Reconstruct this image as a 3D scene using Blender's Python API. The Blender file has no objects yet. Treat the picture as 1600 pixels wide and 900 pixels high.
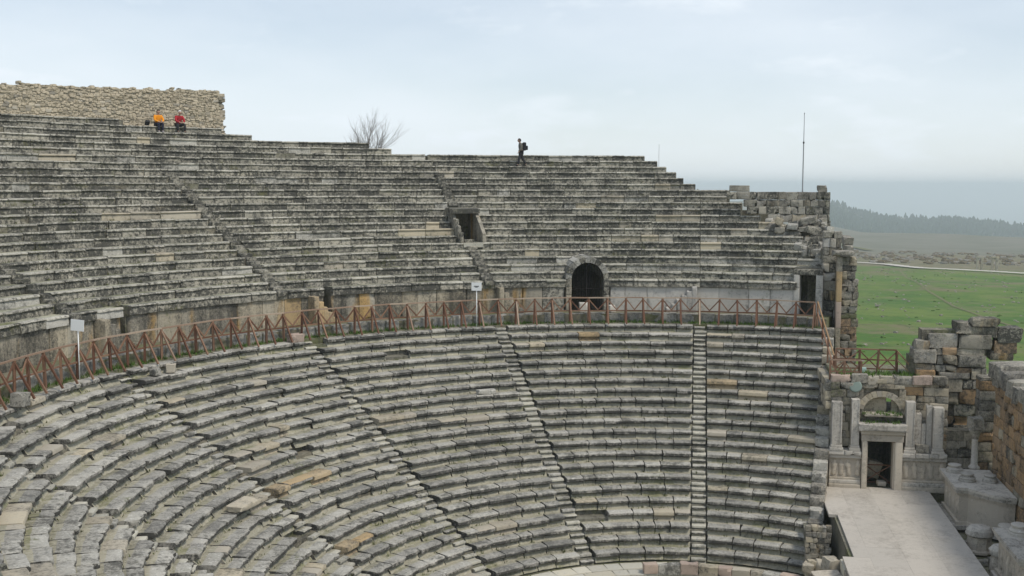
import bpy, bmesh, math, random
import numpy as np
from mathutils import Vector, Matrix, Quaternion

# ------------------------------------------------------------------ scene, camera, sky, sun, exposure
S = bpy.context.scene
COL = S.collection
rnd = random.Random(7)
R_ = math.radians

cd = bpy.data.cameras.new('camera')
cam = bpy.data.objects.new('camera', cd)
COL.objects.link(cam)
cam.location = (0.0, -35.67, 16.0)
_th, _b0, _roll = R_(5.314), R_(10.017), 0.002
_F = Vector((-math.sin(_b0) * math.cos(_th), math.cos(_b0) * math.cos(_th), -math.sin(_th)))
_R = Vector((math.cos(_b0), math.sin(_b0), 0))
_U = _R.cross(_F)
_R, _U = _R * math.cos(_roll) + _U * math.sin(_roll), _U * math.cos(_roll) - _R * math.sin(_roll)
cam.rotation_euler = Matrix((_R, _U, -_F)).transposed().to_euler()
cd.sensor_width = 36.0
cd.lens = 36.0 * 1736.5 / 1600.0
cd.clip_start = 0.5
cd.clip_end = 80000
S.camera = cam

SUN_EL, SUN_AZ = R_(55), R_(118)          # azimuth measured from +Y towards +X
sun_dir = Vector((math.sin(SUN_AZ) * math.cos(SUN_EL), math.cos(SUN_AZ) * math.cos(SUN_EL), math.sin(SUN_EL)))
W = bpy.data.worlds.new('World')
S.world = W
W.use_nodes = True
nt = W.node_tree
nt.nodes.clear()
w_out = nt.nodes.new('ShaderNodeOutputWorld')
w_bg = nt.nodes.new('ShaderNodeBackground')
w_bg.inputs['Strength'].default_value = 0.073
sky = nt.nodes.new('ShaderNodeTexSky')
sky.sky_type = 'NISHITA'
sky.sun_disc = False
sky.sun_elevation = SUN_EL
sky.sun_rotation = SUN_AZ
sky.altitude = 400
sky.air_density = 1.0
sky.dust_density = 0.7
tc = nt.nodes.new('ShaderNodeTexCoord')
mp = nt.nodes.new('ShaderNodeMapping')
mp.inputs['Scale'].default_value = (1.0, 1.0, 3.2)
nt.links.new(tc.outputs['Generated'], mp.inputs['Vector'])
cn = nt.nodes.new('ShaderNodeTexNoise')
cn.inputs['Scale'].default_value = 3.1
cn.inputs['Detail'].default_value = 7
cn.inputs['Roughness'].default_value = 0.52
nt.links.new(mp.outputs[0], cn.inputs['Vector'])
cr = nt.nodes.new('ShaderNodeValToRGB')
cr.color_ramp.elements[0].position = 0.30
cr.color_ramp.elements[0].color = (0.30, 0.30, 0.30, 1)
cr.color_ramp.elements[1].position = 0.74
cr.color_ramp.elements[1].color = (0.66, 0.66, 0.66, 1)
nt.links.new(cn.outputs['Fac'], cr.inputs[0])
wm = nt.nodes.new('ShaderNodeMix')
wm.data_type = 'RGBA'
cn2 = nt.nodes.new('ShaderNodeTexNoise')       # small puffs of cloud
cn2.inputs['Scale'].default_value = 8.5
cn2.inputs['Detail'].default_value = 6
cn2.inputs['Roughness'].default_value = 0.6
nt.links.new(mp.outputs[0], cn2.inputs['Vector'])
cr2 = nt.nodes.new('ShaderNodeValToRGB')
cr2.color_ramp.elements[0].position = 0.56
cr2.color_ramp.elements[1].position = 0.80
cr2.color_ramp.elements[1].color = (0.30, 0.30, 0.30, 1)
nt.links.new(cn2.outputs['Fac'], cr2.inputs[0])
cadd = nt.nodes.new('ShaderNodeMath')
cadd.operation = 'ADD'
cadd.use_clamp = True
nt.links.new(cr.outputs[0], cadd.inputs[0])
nt.links.new(cr2.outputs[0], cadd.inputs[1])
wsep = nt.nodes.new('ShaderNodeSeparateXYZ')    # the veil is deeper towards the horizon
nt.links.new(tc.outputs['Generated'], wsep.inputs[0])
wlow = nt.nodes.new('ShaderNodeMapRange')
wlow.interpolation_type = 'SMOOTHSTEP'
for _k, _v in enumerate((0.0, 0.30, 0.30, 0.0)):
    wlow.inputs[_k + 1].default_value = _v
nt.links.new(wsep.outputs['Z'], wlow.inputs[0])
cadd2 = nt.nodes.new('ShaderNodeMath')
cadd2.operation = 'ADD'
cadd2.use_clamp = True
nt.links.new(cadd.outputs[0], cadd2.inputs[0])
nt.links.new(wlow.outputs[0], cadd2.inputs[1])
nt.links.new(cadd2.outputs[0], wm.inputs['Factor'])
nt.links.new(sky.outputs[0], wm.inputs['A'])
wm.inputs['B'].default_value = (8.1, 8.75, 9.4, 1)      # thin veil of high cloud
nt.links.new(wm.outputs['Result'], w_bg.inputs['Color'])
nt.links.new(w_bg.outputs[0], w_out.inputs['Surface'])

sl = bpy.data.lights.new('sun', 'SUN')
sl.energy = 1.5
sl.angle = R_(12)
sl.color = (1.0, 0.93, 0.81)
sun = bpy.data.objects.new('sun', sl)
COL.objects.link(sun)
sun.rotation_euler = (-sun_dir).to_track_quat('-Z', 'Y').to_euler()
sun.location = (0, 0, 60)

S.view_settings.view_transform = 'Standard'
S.view_settings.look = 'None'
S.view_settings.exposure = 0.62
S.view_settings.gamma = 1.0
S.cycles.use_denoising = True
S.cycles.max_bounces = 6
S.cycles.diffuse_bounces = 3
S.cycles.volume_bounces = 4
S.cycles.caustics_reflective = False
S.cycles.caustics_refractive = False

# ------------------------------------------------------------------ materials
def N(t, kind, **kw):
    n = t.nodes.new(kind)
    for k, v in kw.items():
        if k in n.inputs:
            n.inputs[k].default_value = v
        else:
            setattr(n, k, v)
    return n

def math_(t, op, a, b=None, clamp=False):
    n = t.nodes.new('ShaderNodeMath')
    n.operation = op
    n.use_clamp = clamp
    for i, v in enumerate((a, b)):
        if v is None:
            continue
        if isinstance(v, (int, float)):
            n.inputs[i].default_value = v
        else:
            t.links.new(v, n.inputs[i])
    return n.outputs[0]

def mix_(t, f, a, b):
    n = t.nodes.new('ShaderNodeMix')
    n.data_type = 'RGBA'
    for k, v in (('Factor', f), ('A', a), ('B', b)):
        s = n.inputs[k] if k != 'Factor' else n.inputs[0]
        if k == 'A': s = n.inputs[6]
        if k == 'B': s = n.inputs[7]
        if isinstance(v, (int, float)):
            s.default_value = v
        elif isinstance(v, tuple):
            s.default_value = (v[0], v[1], v[2], 1)
        else:
            t.links.new(v, s)
    return n.outputs[2]

def smooth(t, x, lo, hi, a=0.0, b=1.0):
    n = t.nodes.new('ShaderNodeMapRange')
    n.interpolation_type = 'SMOOTHSTEP'
    t.links.new(x, n.inputs[0])
    for i, v in enumerate((lo, hi, a, b)):
        n.inputs[i + 1].default_value = v
    return n.outputs[0]

def noise(t, vec, scale, detail=5, rough=0.6, dist=0.0):
    n = N(t, 'ShaderNodeTexNoise', Scale=scale, Detail=detail, Roughness=rough, Distortion=dist)
    t.links.new(vec, n.inputs['Vector'])
    return n.outputs['Fac']

def new_mat(name):
    m = bpy.data.materials.new(name)
    m.use_nodes = True
    t = m.node_tree
    b = t.nodes['Principled BSDF']
    b.inputs['Roughness'].default_value = 0.9
    b.inputs['Specular IOR Level'].default_value = 0.25
    return m, t, b

def stone(name, c1, c2, dark=(.05, .048, .042), dark_at=0.52, light=(.52, .51, .47), light_at=0.66,
          moss=(.115, .125, .05), moss_at=0.64, bump=0.6, zs=.55, spread=0.10, tint=0.35, fine=0.5, blotch=.36, rust=None, rust_at=.6):
    m, t, b = new_mat(name)
    g = t.nodes.new('ShaderNodeNewGeometry')
    oi = t.nodes.new('ShaderNodeObjectInfo')
    pos = g.outputs['Position']
    va = N(t, 'ShaderNodeVectorMath', operation='MULTIPLY')
    t.links.new(pos, va.inputs[0])
    va.inputs[1].default_value = (1, 1, zs)
    spos = va.outputs[0]
    rv = oi.outputs['Random']
    big = noise(t, spos, 1.15, 6, .62)
    mid = noise(t, pos, 6.5, 5, .7)
    spk = noise(t, pos, 17, 5, .75)
    base = mix_(t, smooth(t, math_(t, 'ADD', math_(t, 'MULTIPLY', rv, 1 - fine), math_(t, 'MULTIPLY', mid, fine)), .2, .75), c1, c2)
    if rust:
        base = mix_(t, smooth(t, noise(t, spos, .8, 4, .6), rust_at, rust_at + .12), base, rust)
    # individual brightness of each block
    r2 = math_(t, 'FRACT', math_(t, 'MULTIPLY', rv, 17.31))
    bri = math_(t, 'ADD', math_(t, 'MULTIPLY', r2, tint), 1 - tint * .5)
    hs = N(t, 'ShaderNodeHueSaturation')
    t.links.new(base, hs.inputs['Color'])
    t.links.new(bri, hs.inputs['Value'])
    c = hs.outputs[0]
    # pale lichen spots
    ls = math_(t, 'ADD', math_(t, 'MULTIPLY', mid, .45), math_(t, 'MULTIPLY', noise(t, pos, 11.0, 4, .65), .55))
    c = mix_(t, smooth(t, ls, light_at - .08, light_at + .05, 0, .8), c, light)
    # black crust: broad stains broken up by speckle, some blocks more than others
    r3 = math_(t, 'FRACT', math_(t, 'MULTIPLY', rv, 91.7))
    dk = math_(t, 'ADD', math_(t, 'ADD', math_(t, 'MULTIPLY', big, blotch), math_(t, 'MULTIPLY', mid, .74 - blotch)),
               math_(t, 'ADD', math_(t, 'MULTIPLY', spk, .26), math_(t, 'MULTIPLY', math_(t, 'SUBTRACT', r3, .5), .07)))
    c = mix_(t, smooth(t, dk, dark_at - spread, dark_at + spread, 0, .93), c, dark)
    # moss
    ms = math_(t, 'ADD', math_(t, 'MULTIPLY', noise(t, pos, .62, 4, .6), .6), math_(t, 'MULTIPLY', noise(t, pos, 7.3, 4, .7), .4))
    c = mix_(t, smooth(t, ms, moss_at - .07, moss_at + .07, 0, .8), c, moss)
    t.links.new(c, b.inputs['Base Color'])
    hgt = math_(t, 'ADD', math_(t, 'MULTIPLY', mid, .7), math_(t, 'MULTIPLY', spk, .5))
    bp = N(t, 'ShaderNodeBump', Strength=bump, Distance=.06)
    t.links.new(hgt, bp.inputs['Height'])
    t.links.new(bp.outputs[0], b.inputs['Normal'])
    return m

M = {}
M['upper'] = stone('weathered_limestone_upper', (.40, .37, .30), (.32, .30, .25), dark=(.044, .044, .039), dark_at=.478, moss_at=.63, moss=(.17, .165, .075), light=(.54, .515, .44), light_at=.575, tint=.36, spread=.07, blotch=.24)
M['lower'] = stone('weathered_limestone_lower', (.40, .38, .335), (.33, .315, .28), dark=(.10, .098, .09), dark_at=.515, light=(.58, .565, .52), light_at=.575, moss_at=.66, tint=.22, spread=.10)
M['worn'] = stone('worn_limestone', (.44, .42, .37), (.37, .355, .315), dark=(.09, .087, .076), dark_at=.525, light=(.66, .64, .58), light_at=.57, moss_at=.64, tint=.24, spread=.08)
M['tread'] = stone('mossy_tread', (.415, .385, .295), (.35, .33, .255), dark=(.10, .095, .07), dark_at=.56, light=(.56, .54, .46), light_at=.59, moss=(.20, .20, .10), moss_at=.575, tint=.12)
M['lip'] = stone('worn_lit_lip', (.46, .435, .37), (.39, .37, .315), dark=(.06, .058, .05), dark_at=.512, light=(.58, .56, .49), light_at=.56, moss_at=.66, tint=.25, spread=.07, blotch=.24)  # edge wear, with caught light painted in along the upper seat lips
M['crust_shade'] = stone('crusted_shaded_nosing', (.36, .34, .295), (.29, .275, .245), dark=(.040, .039, .036), dark_at=.462, light=(.50, .485, .44), light_at=.60, moss_at=.70, tint=.2, spread=.06)  # black lichen, plus shade painted onto lower noses, undercuts and seat ends
M['tread_upper'] = stone('mossy_tread_upper', (.47, .455, .345), (.38, .375, .28), dark=(.06, .06, .045), dark_at=.51, light=(.58, .57, .48), light_at=.58, moss=(.17, .175, .07), moss_at=.57, tint=.12)
M['tan'] = stone('repair_limestone', (.47, .41, .30), (.42, .38, .31), dark_at=.57, light_at=.66, moss_at=.68, tint=.25)
M['orange'] = stone('ochre_limestone', (.47, .34, .185), (.42, .335, .22), dark_at=.56, light_at=.68, moss_at=.70, tint=.25)
M['podium'] = stone('podium_slab_stone', (0.475, 0.413, 0.306), (0.375, 0.344, 0.281), dark_at=.505, light_at=.66, moss_at=.64, rust=(.47, .31, .13), rust_at=.555, zs=.22, blotch=.5)
M['pale'] = stone('pale_podium_slab', (0.575, 0.546, 0.494), (0.494, 0.471, 0.431), dark_at=.58, light_at=.6, moss_at=.66)
M['step'] = stone('pale_step_stone', (0.50, 0.475, 0.395), (0.42, 0.40, 0.335), dark_at=.56, light_at=.58, moss_at=.66)
M['marble'] = stone('grey_marble', (.56, .525, .465), (.48, .45, .40), dark=(.14, .13, .115), dark_at=.565, light_at=.62, light=(.72, .71, .68), moss_at=.74, bump=.3, tint=.2)
M['cream'] = stone('cream_marble', (.57, .51, .42), (.49, .44, .365), dark=(.18, .16, .13), dark_at=.585, light_at=.64, light=(.66, .63, .57), moss_at=.75, bump=.3, tint=.2)
M['floor'] = stone('stage_paving', (0.50, 0.46, 0.405), (0.475, 0.44, 0.39), dark=(.33, .30, .26), dark_at=.56, light_at=.70, light=(.64, .61, .56), moss_at=.78, bump=.12, tint=.07)
M['pave'] = stone('orchestra_paving', (0.572, 0.528, 0.418), (0.484, 0.462, 0.396), dark_at=.62, light_at=.6, moss_at=.64)
M['rough'] = stone('ruin_block', (.40, .37, .305), (.32, .295, .25), dark_at=.52, light_at=.58, moss_at=.66)
M['ochre'] = stone('ochre_ruin_block', (0.42, 0.275, 0.145), (0.36, 0.255, 0.16), dark_at=.53, light_at=.68, moss_at=.7)
M['pink'] = stone('pinkish_block', (0.504, 0.396, 0.324), (0.456, 0.36, 0.3), dark_at=.58, light_at=.64, moss_at=.7)
M['rubble'] = stone('rubble_stone', (0.47, 0.405, 0.30), (0.39, 0.355, 0.295), dark_at=.60, light_at=.62, light=(.52, .47, .37), moss_at=.66, tint=.7, fine=.35)
M['fieldstone'] = stone('field_stone', (.34, .31, .26), (.26, .24, .205), dark_at=.54, light_at=.64, moss_at=.62)
M['mortar'] = stone('lime_mortar', (.42, .37, .28), (.36, .32, .25), dark_at=.60, light_at=.70, moss_at=.66)
M['core'] = stone('rubble_core', (0.287, 0.259, 0.196), (0.218, 0.207, 0.167), dark_at=.53, light_at=.70, moss_at=.58, bump=1.0)
M['earth'] = stone('packed_earth', (.26, .235, .17), (.22, .205, .15), dark_at=.62, light_at=.70, moss_at=.52, bump=.8)

def plain(name, col, rough=.8, vary=.25, scale=9, metal=0.0):
    m, t, b = new_mat(name)
    g = t.nodes.new('ShaderNodeNewGeometry')
    oi = t.nodes.new('ShaderNodeObjectInfo')
    n = noise(t, g.outputs['Position'], scale, 4, .6)
    v = math_(t, 'ADD', math_(t, 'MULTIPLY', n, vary), math_(t, 'ADD', math_(t, 'MULTIPLY', oi.outputs['Random'], vary), 1 - vary))
    hs = N(t, 'ShaderNodeHueSaturation')
    hs.inputs['Color'].default_value = (*col, 1)
    t.links.new(v, hs.inputs['Value'])
    t.links.new(hs.outputs[0], b.inputs['Base Color'])
    b.inputs['Roughness'].default_value = rough
    b.inputs['Metallic'].default_value = metal
    return m

def wood(name, c1, c2):
    m, t, b = new_mat(name)
    g = t.nodes.new('ShaderNodeNewGeometry')
    oi = t.nodes.new('ShaderNodeObjectInfo')
    va = N(t, 'ShaderNodeVectorMath', operation='MULTIPLY')
    t.links.new(g.outputs['Position'], va.inputs[0])
    va.inputs[1].default_value = (14, 14, 2.2)
    n = noise(t, va.outputs[0], 2.0, 5, .7)
    f = math_(t, 'ADD', math_(t, 'MULTIPLY', n, .75), math_(t, 'MULTIPLY', math_(t, 'SUBTRACT', oi.outputs['Random'], .5), .45))
    c = mix_(t, smooth(t, f, .22, .62), c1, c2)
    t.links.new(c, b.inputs['Base Color'])
    b.inputs['Roughness'].default_value = .75
    return m

M['wood'] = wood('stained_wood', (.13, .06, .036), (.26, .155, .10))
M['rail'] = wood('weathered_rail', (.27, .18, .125), (.42, .33, .25))
M['pine'] = wood('dry_timber', (.30, .19, .10), (.42, .30, .19))
M['white'] = plain('white_sign_paint', (.80, .81, .80), .5, .06)
M['black'] = plain('black_print', (.03, .03, .035), .6, .1)
M['iron'] = plain('dark_iron', (.028, .022, .02), .7, .3)
M['steel'] = plain('galvanised_steel', (.28, .29, .30), .5, .15, metal=.3)
M['lamp'] = plain('lamp_housing', (.20, .25, .22), .5, .15)
M['box'] = plain('pale_green_plastic', (.45, .60, .55), .5, .1)
M['bark'] = plain('grey_bark', (.15, .12, .10), .9, .4)
M['skin'] = plain('skin', (.42, .27, .20), .6, .1)
M['hair'] = plain('dark_hair', (.02, .016, .014), .6, .2)
M['orange_cloth'] = plain('orange_cloth', (.80, .30, .02), .9, .15)
M['red_cloth'] = plain('red_cloth', (.42, .03, .04), .9, .2)
M['navy'] = plain('navy_cloth', (.022, .024, .045), .9, .2)
M['dark_cloth'] = plain('charcoal_cloth', (.03, .03, .034), .9, .2)
M['khaki'] = plain('khaki_coat', (.13, .125, .11), .9, .2)
M['pack'] = plain('black_nylon', (.02, .021, .025), .7, .2)
M['shoe'] = plain('grey_shoe', (.35, .36, .40), .8, .2)
M['white_cloth'] = plain('white_cloth', (.72, .70, .68), .9, .1)
M['grass'] = plain('grass_blades', (.085, .15, .028), .9, .6, 3)
M['weed'] = plain('weed_leaves', (.085, .095, .035), .9, .6, 3)
M['conifer'] = plain('conifer_needles', (.028, .05, .028), .95, .5, .05)
M['scrub'] = plain('scrub_leaves', (.13, .10, .06), .95, .5, .4)
M['road'] = plain('pale_gravel_road', (.52, .49, .43), .95, .1, .2)
M['track'] = plain('dry_track', (.15, .15, .07), .95, .2, .1)

# ------------------------------------------------------------------ mesh helpers
def mesh(name, verts, faces, mat=None, smooth_=True):
    me = bpy.data.meshes.new(name)
    me.from_pydata([tuple(v) for v in verts], [], faces)
    if smooth_:
        me.polygons.foreach_set('use_smooth', [True] * len(me.polygons))
    if mat:
        me.materials.append(mat)
    me.update()
    return me

def link(name, data, parent=None, loc=(0, 0, 0), rot=(0, 0, 0), scale=(1, 1, 1), mat=None):
    o = bpy.data.objects.new(name, data)
    COL.objects.link(o)
    if parent is not None:
        o.parent = parent
        p = parent.location
        if parent.parent is not None:
            p = p + parent.parent.location
        loc = (loc[0] - p[0], loc[1] - p[1], loc[2] - p[2])
    o.location = loc
    o.rotation_euler = rot
    o.scale = scale
    if mat is not None and data is not None:
        if len(data.materials) == 0:
            data.materials.append(mat)
        if data.materials[0] != mat:
            o.material_slots[0].link = 'OBJECT'
            o.material_slots[0].material = mat
    return o

def tag(o, label, cat, group=None):
    o['label'] = label
    o['category'] = cat
    o['kind'] = 'thing'
    if group:
        o['group'] = group
    return o

def thing(name, label, cat, loc=(0, 0, 0), group=None):
    return tag(link(name, None, None, loc), label, cat, group)

def struct(o, kind='structure'):
    o['kind'] = kind
    return o

def part_box(name, parent, loc, x0, x1, y0, y1, z0, z1, mat, amp=.008):
    """an unscaled, slightly worn box that can carry sub-parts; loc is its origin in the world"""
    def cuts(a, b):
        e = min(.02, (b - a) * .1)
        return np.array([a, a + e, a + (b - a) * .35, a + (b - a) * .7, b - e, b])
    v, f = lattice_box(cuts(x0, x1), cuts(y0, y1), cuts(z0, z1))
    v = v - np.array(loc) + np.random.RandomState(len(bpy.data.objects)).uniform(-amp, amp, v.shape)
    return link(name, mesh(name, v, f, mat), parent, loc)

CUTS = np.array([-.5, -.455, -.2, .2, .455, .5])

def lattice_box(cx, cy, cz):
    """surface grid of a box with the given cut positions"""
    idx, verts, faces = {}, [], []
    def v(i, j, k):
        if (i, j, k) not in idx:
            idx[(i, j, k)] = len(verts)
            verts.append((cx[i], cy[j], cz[k]))
        return idx[(i, j, k)]
    a, b, c = len(cx) - 1, len(cy) - 1, len(cz) - 1
    for i in range(a):
        for j in range(b):
            faces.append((v(i, j, 0), v(i, j + 1, 0), v(i + 1, j + 1, 0), v(i + 1, j, 0)))
            faces.append((v(i, j, c), v(i + 1, j, c), v(i + 1, j + 1, c), v(i, j + 1, c)))
    for i in range(a):
        for k in range(c):
            faces.append((v(i, 0, k), v(i + 1, 0, k), v(i + 1, 0, k + 1), v(i, 0, k + 1)))
            faces.append((v(i, b, k), v(i, b, k + 1), v(i + 1, b, k + 1), v(i + 1, b, k)))
    for j in range(b):
        for k in range(c):
            faces.append((v(0, j, k), v(0, j, k + 1), v(0, j + 1, k + 1), v(0, j + 1, k)))
            faces.append((v(a, j, k), v(a, j + 1, k), v(a, j + 1, k + 1), v(a, j, k + 1)))
    return np.array(verts), faces

def rough_cube(seed, amp, chip, rnd_edge=.035):
    r = np.random.RandomState(seed)
    v, f = lattice_box(CUTS, CUTS, CUTS)
    a = np.abs(v) > .49
    n_edge = a.sum(1)
    for ax in range(3):
        sel = (n_edge >= 2) & a[:, ax]
        v[sel, ax] *= 1 - rnd_edge * r.uniform(.6, 1.6, sel.sum())
    v += r.uniform(-amp, amp, v.shape)
    for _ in range(chip):                       # broken corners and edges
        c = np.sign(r.uniform(-1, 1, 3)) * .5
        if r.rand() < .5:
            c[r.randint(3)] = r.uniform(-.4, .4)
        d = np.linalg.norm(v - c, axis=1)
        w = np.clip(1 - d / r.uniform(.25, .5), 0, 1)
        v -= (c * w[:, None]) * r.uniform(.15, .45)
    return v, f

def crisp(me, a=32):
    me.set_sharp_from_angle(angle=R_(a))
    return me
ROCK = [crisp(mesh('rough_block_%d' % k, *rough_cube(100 + k, .012, k % 3, .022))) for k in range(12)]
RUIN = [crisp(mesh('ruin_block_%d' % k, *rough_cube(300 + k, .026, 2 + k % 4, .035)), 26) for k in range(12)]
CLEAN = [crisp(mesh('cut_block_%d' % k, *rough_cube(500 + k, .004, 0, .016))) for k in range(5)]
bv, bf = lattice_box(np.array([-.5, .5]), np.array([-.5, .5]), np.array([-.5, .5]))
BAR = mesh('squared_bar', bv, bf, None, False)

def block(parent, name, c, size, mat, rotz=0.0, kind=ROCK, tilt=0.0, jit=0.0, r=rnd):
    m = r.choice(kind)
    fl = r.choice((0, math.pi))
    return link(name, m, parent, (c[0] + r.uniform(-jit, jit), c[1] + r.uniform(-jit, jit), c[2] + r.uniform(-jit, jit) * .5),
                (r.uniform(-tilt, tilt), r.uniform(-tilt, tilt), rotz + fl + r.uniform(-tilt, tilt)), size, mat)

def bar(parent, name, a, b, w, mat, h=None):
    """squared timber from a to b"""
    a, b = Vector(a), Vector(b)
    d = b - a
    q = d.to_track_quat('X', 'Z')
    c = (a + b) / 2
    o = link(name, BAR, parent, c, q.to_euler(), (d.length, w, h or w), mat)
    return o

def lathe(prof, n=20, sides=None):
    vs, fs = [], []
    for (r, z) in prof:
        for k in range(n):
            a = 2 * math.pi * k / n
            vs.append((r * math.cos(a), r * math.sin(a), z))
    for i in range(len(prof) - 1):
        for k in range(n):
            k2 = (k + 1) % n
            fs.append((i * n + k, i * n + k2, (i + 1) * n + k2, (i + 1) * n + k))
    fs.append(tuple(range(n - 1, -1, -1)))
    fs.append(tuple(range((len(prof) - 1) * n, len(prof) * n)))
    return vs, fs

def flat_normals(me):
    me.polygons.foreach_set('use_smooth', [False] * len(me.polygons))
    return me

# ------------------------------------------------------------------ theatre geometry
Z0 = 8.74
LT, LH = 0.5856, 0.38
UT, UH = 0.7121, 0.3688
def low(j): return 22.418 - LT * j, Z0 - LH * j
def upp(i): return 24.776 + (19 - i) * UT, Z0 + 2.167 + (19 - i) * UH
def pol(R, a):  # a in degrees, counted to the left from +Y
    a = R_(a)
    return (-R * math.sin(a), R * math.cos(a))

def seat_meshes(tread, rise, n, base_seed, rough, soil=None, upper=False):
    out = []
    for s in range(n):
        r = np.random.RandomState(base_seed + s)
        nose, lip = .15 + r.uniform(-.015, .02), .025
        if upper:
            nz = .062 + r.uniform(-.012, .03)
            uc = r.uniform(.06, .10)
            prof = [(.05, 0.), (.016, -.010), (.0, -.038), (.0, -nz), (.025, -nz - .018), (uc + .015, -nz - .028), (uc + .015, -nz - .065), (uc - .005, -nz - .12), (uc - .02, -rise - .03),
                    (tread + .30, -rise - .03), (tread + .30, -.01), (.24, .0)]
        else:
            nz = .135 + r.uniform(-.02, .025)
            prof = [(.06, 0.), (.018, -.012), (.0, -.045), (.0, -nz), (.04, -nz - .02), (.20, -nz - .028), (.205, -nz - .085), (.14, -rise * .82), (.07, -rise - .03),
                    (tread + .30, -rise - .03), (tread + .30, -.012), (.47, .0)]
        prof = np.array(prof)
        xs = np.array([-.5, -.485, -.3, -.1, .1, .3, .485, .5])
        V = []
        er = r.uniform(0, 1, len(xs)) ** 2.2 * rough * 1.5
        for k, x in enumerate(xs):
            p = prof.copy()
            e = er[k] + (rough * .4 if k in (0, len(xs) - 1) else 0)
            p[0:5, 0] += e * np.array([1.2, 1.1, 1.0, .8, .5])
            p[0, 1] -= e * .2
            p[1, 1] -= e * .3
            p[2, 1] -= e * .25
            p += r.uniform(-1, 1, p.shape) * rough * .16
            if k in (0, len(xs) - 1):
                p[:7, 0] += .006
            for q in p:
                V.append((x, q[0], q[1]))
        m = len(prof)
        F = []
        for k in range(len(xs) - 1):
            for q in range(m):
                q2 = (q + 1) % m
                F.append((k * m + q, k * m + q2, (k + 1) * m + q2, (k + 1) * m + q))
        F.append(tuple(range(m - 1, -1, -1)))
        F.append(tuple((len(xs) - 1) * m + q for q in range(m)))
        F = [f[::-1] for f in F]
        me = mesh('seat_%d_%d' % (base_seed, s), V, F)
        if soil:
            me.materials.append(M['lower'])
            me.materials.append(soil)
            me.materials.append(M['lip'] if upper else M['crust_shade'])
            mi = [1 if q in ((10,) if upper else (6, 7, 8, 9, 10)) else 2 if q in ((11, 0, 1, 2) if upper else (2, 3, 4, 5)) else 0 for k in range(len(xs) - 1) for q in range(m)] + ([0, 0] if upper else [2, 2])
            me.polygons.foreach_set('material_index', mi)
        try:
            me.set_sharp_from_angle(angle=R_(38))
        except Exception:
            pass
        out.append(me)
    return out

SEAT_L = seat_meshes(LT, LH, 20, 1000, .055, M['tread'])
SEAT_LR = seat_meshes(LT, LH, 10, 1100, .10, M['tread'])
SEAT_LC = seat_meshes(LT, LH, 5, 1200, .012)
SEAT_U = seat_meshes(UT, UH, 20, 1300, .05, M['tread_upper'], True)
SEAT_UC = seat_meshes(UT, UH, 5, 1400, .012, None, True)

def seat_row(root, a0, a1, R, z, kinds, clean, mats, mean, jit, miss, r, yaw=.9, name='seat_block', zt=0):
    """a0 < a1 in degrees; worn blocks laid end to end along the row"""
    s = R * R_(a1 - a0)
    if s < .25:
        return
    n = max(1, round(s / mean))
    ws = np.array([r.uniform(.55, 1.5) for _ in range(n)])
    ws *= s / ws.sum()
    u = 0
    prev = None
    for w in ws:
        a = a0 + math.degrees((u + w / 2) / R)
        u += w
        if r.random() < miss:
            continue
        key = r.random()
        if prev and r.random() < .35:
            key = prev
        prev = key
        acc, mk = 0, mats[-1][1]
        for p, mm in mats:
            acc += p
            if key < acc:
                mk = mm
                break
        kk = clean if mk in ('tan', 'orange') and r.random() < .7 else kinds
        dr, dz = r.gauss(0, jit), r.gauss(0, jit * .45)
        if r.random() < .06:
            dr += r.uniform(-.1, .04)
        x, y = pol(R + dr, a)
        link(name, r.choice(kk), root, (x, y, z + dz),
             (r.gauss(0, .35 * jit), r.gauss(0, .35 * jit), R_(a + r.gauss(0, yaw))),
             (max(.1, w - r.uniform(.006, .045)), 1, 1), M[mk])

def ring_boxes(rows, step=2.0):
    """rows: list of (a0,a1,Rin,Rout,zbot,ztop) -> one mesh of curved boxes"""
    V, F = [], []
    for a0, a1, ri, ro, zb, zt in rows:
        if a1 - a0 < .02:
            continue
        n = max(1, math.ceil((a1 - a0) / step))
        b = len(V)
        for k in range(n + 1):
            a = a0 + (a1 - a0) * k / n
            x0, y0 = pol(ri, a)
            x1, y1 = pol(ro, a)
            V += [(x0, y0, zb), (x0, y0, zt), (x1, y1, zt), (x1, y1, zb)]
        for k in range(n):
            o, p = b + 4 * k, b + 4 * (k + 1)
            for q in range(4):
                q2 = (q + 1) % 4
                F.append((o + q, o + q2, p + q2, p + q))
        F.append((b, b + 3, b + 2, b + 1))
        e = b + 4 * n
        F.append((e, e + 1, e + 2, e + 3))
    return V, F

STAIRS = [0.9, 27.4, 53.9, 80.4, 106.9, 133.4]
SIGN_A, SIGN_B, SLOT_A, SLOT_B = 85.7, 30.5, 73.8, 48.0     # signs by the railing, upright slots in the podium wall
SW = 0.58     # stair width

def end_angle(R, off=0.0):
    """where the lower rows stop against the end wall beside the stage"""
    lo, hi = 0.0, 1.2
    for _ in range(40):
        m = (lo + hi) / 2
        if R * math.sin(m) < 2.75 + off + .141 * R * math.cos(m): lo = m
        else: hi = m
    return -math.degrees(lo)

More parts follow.
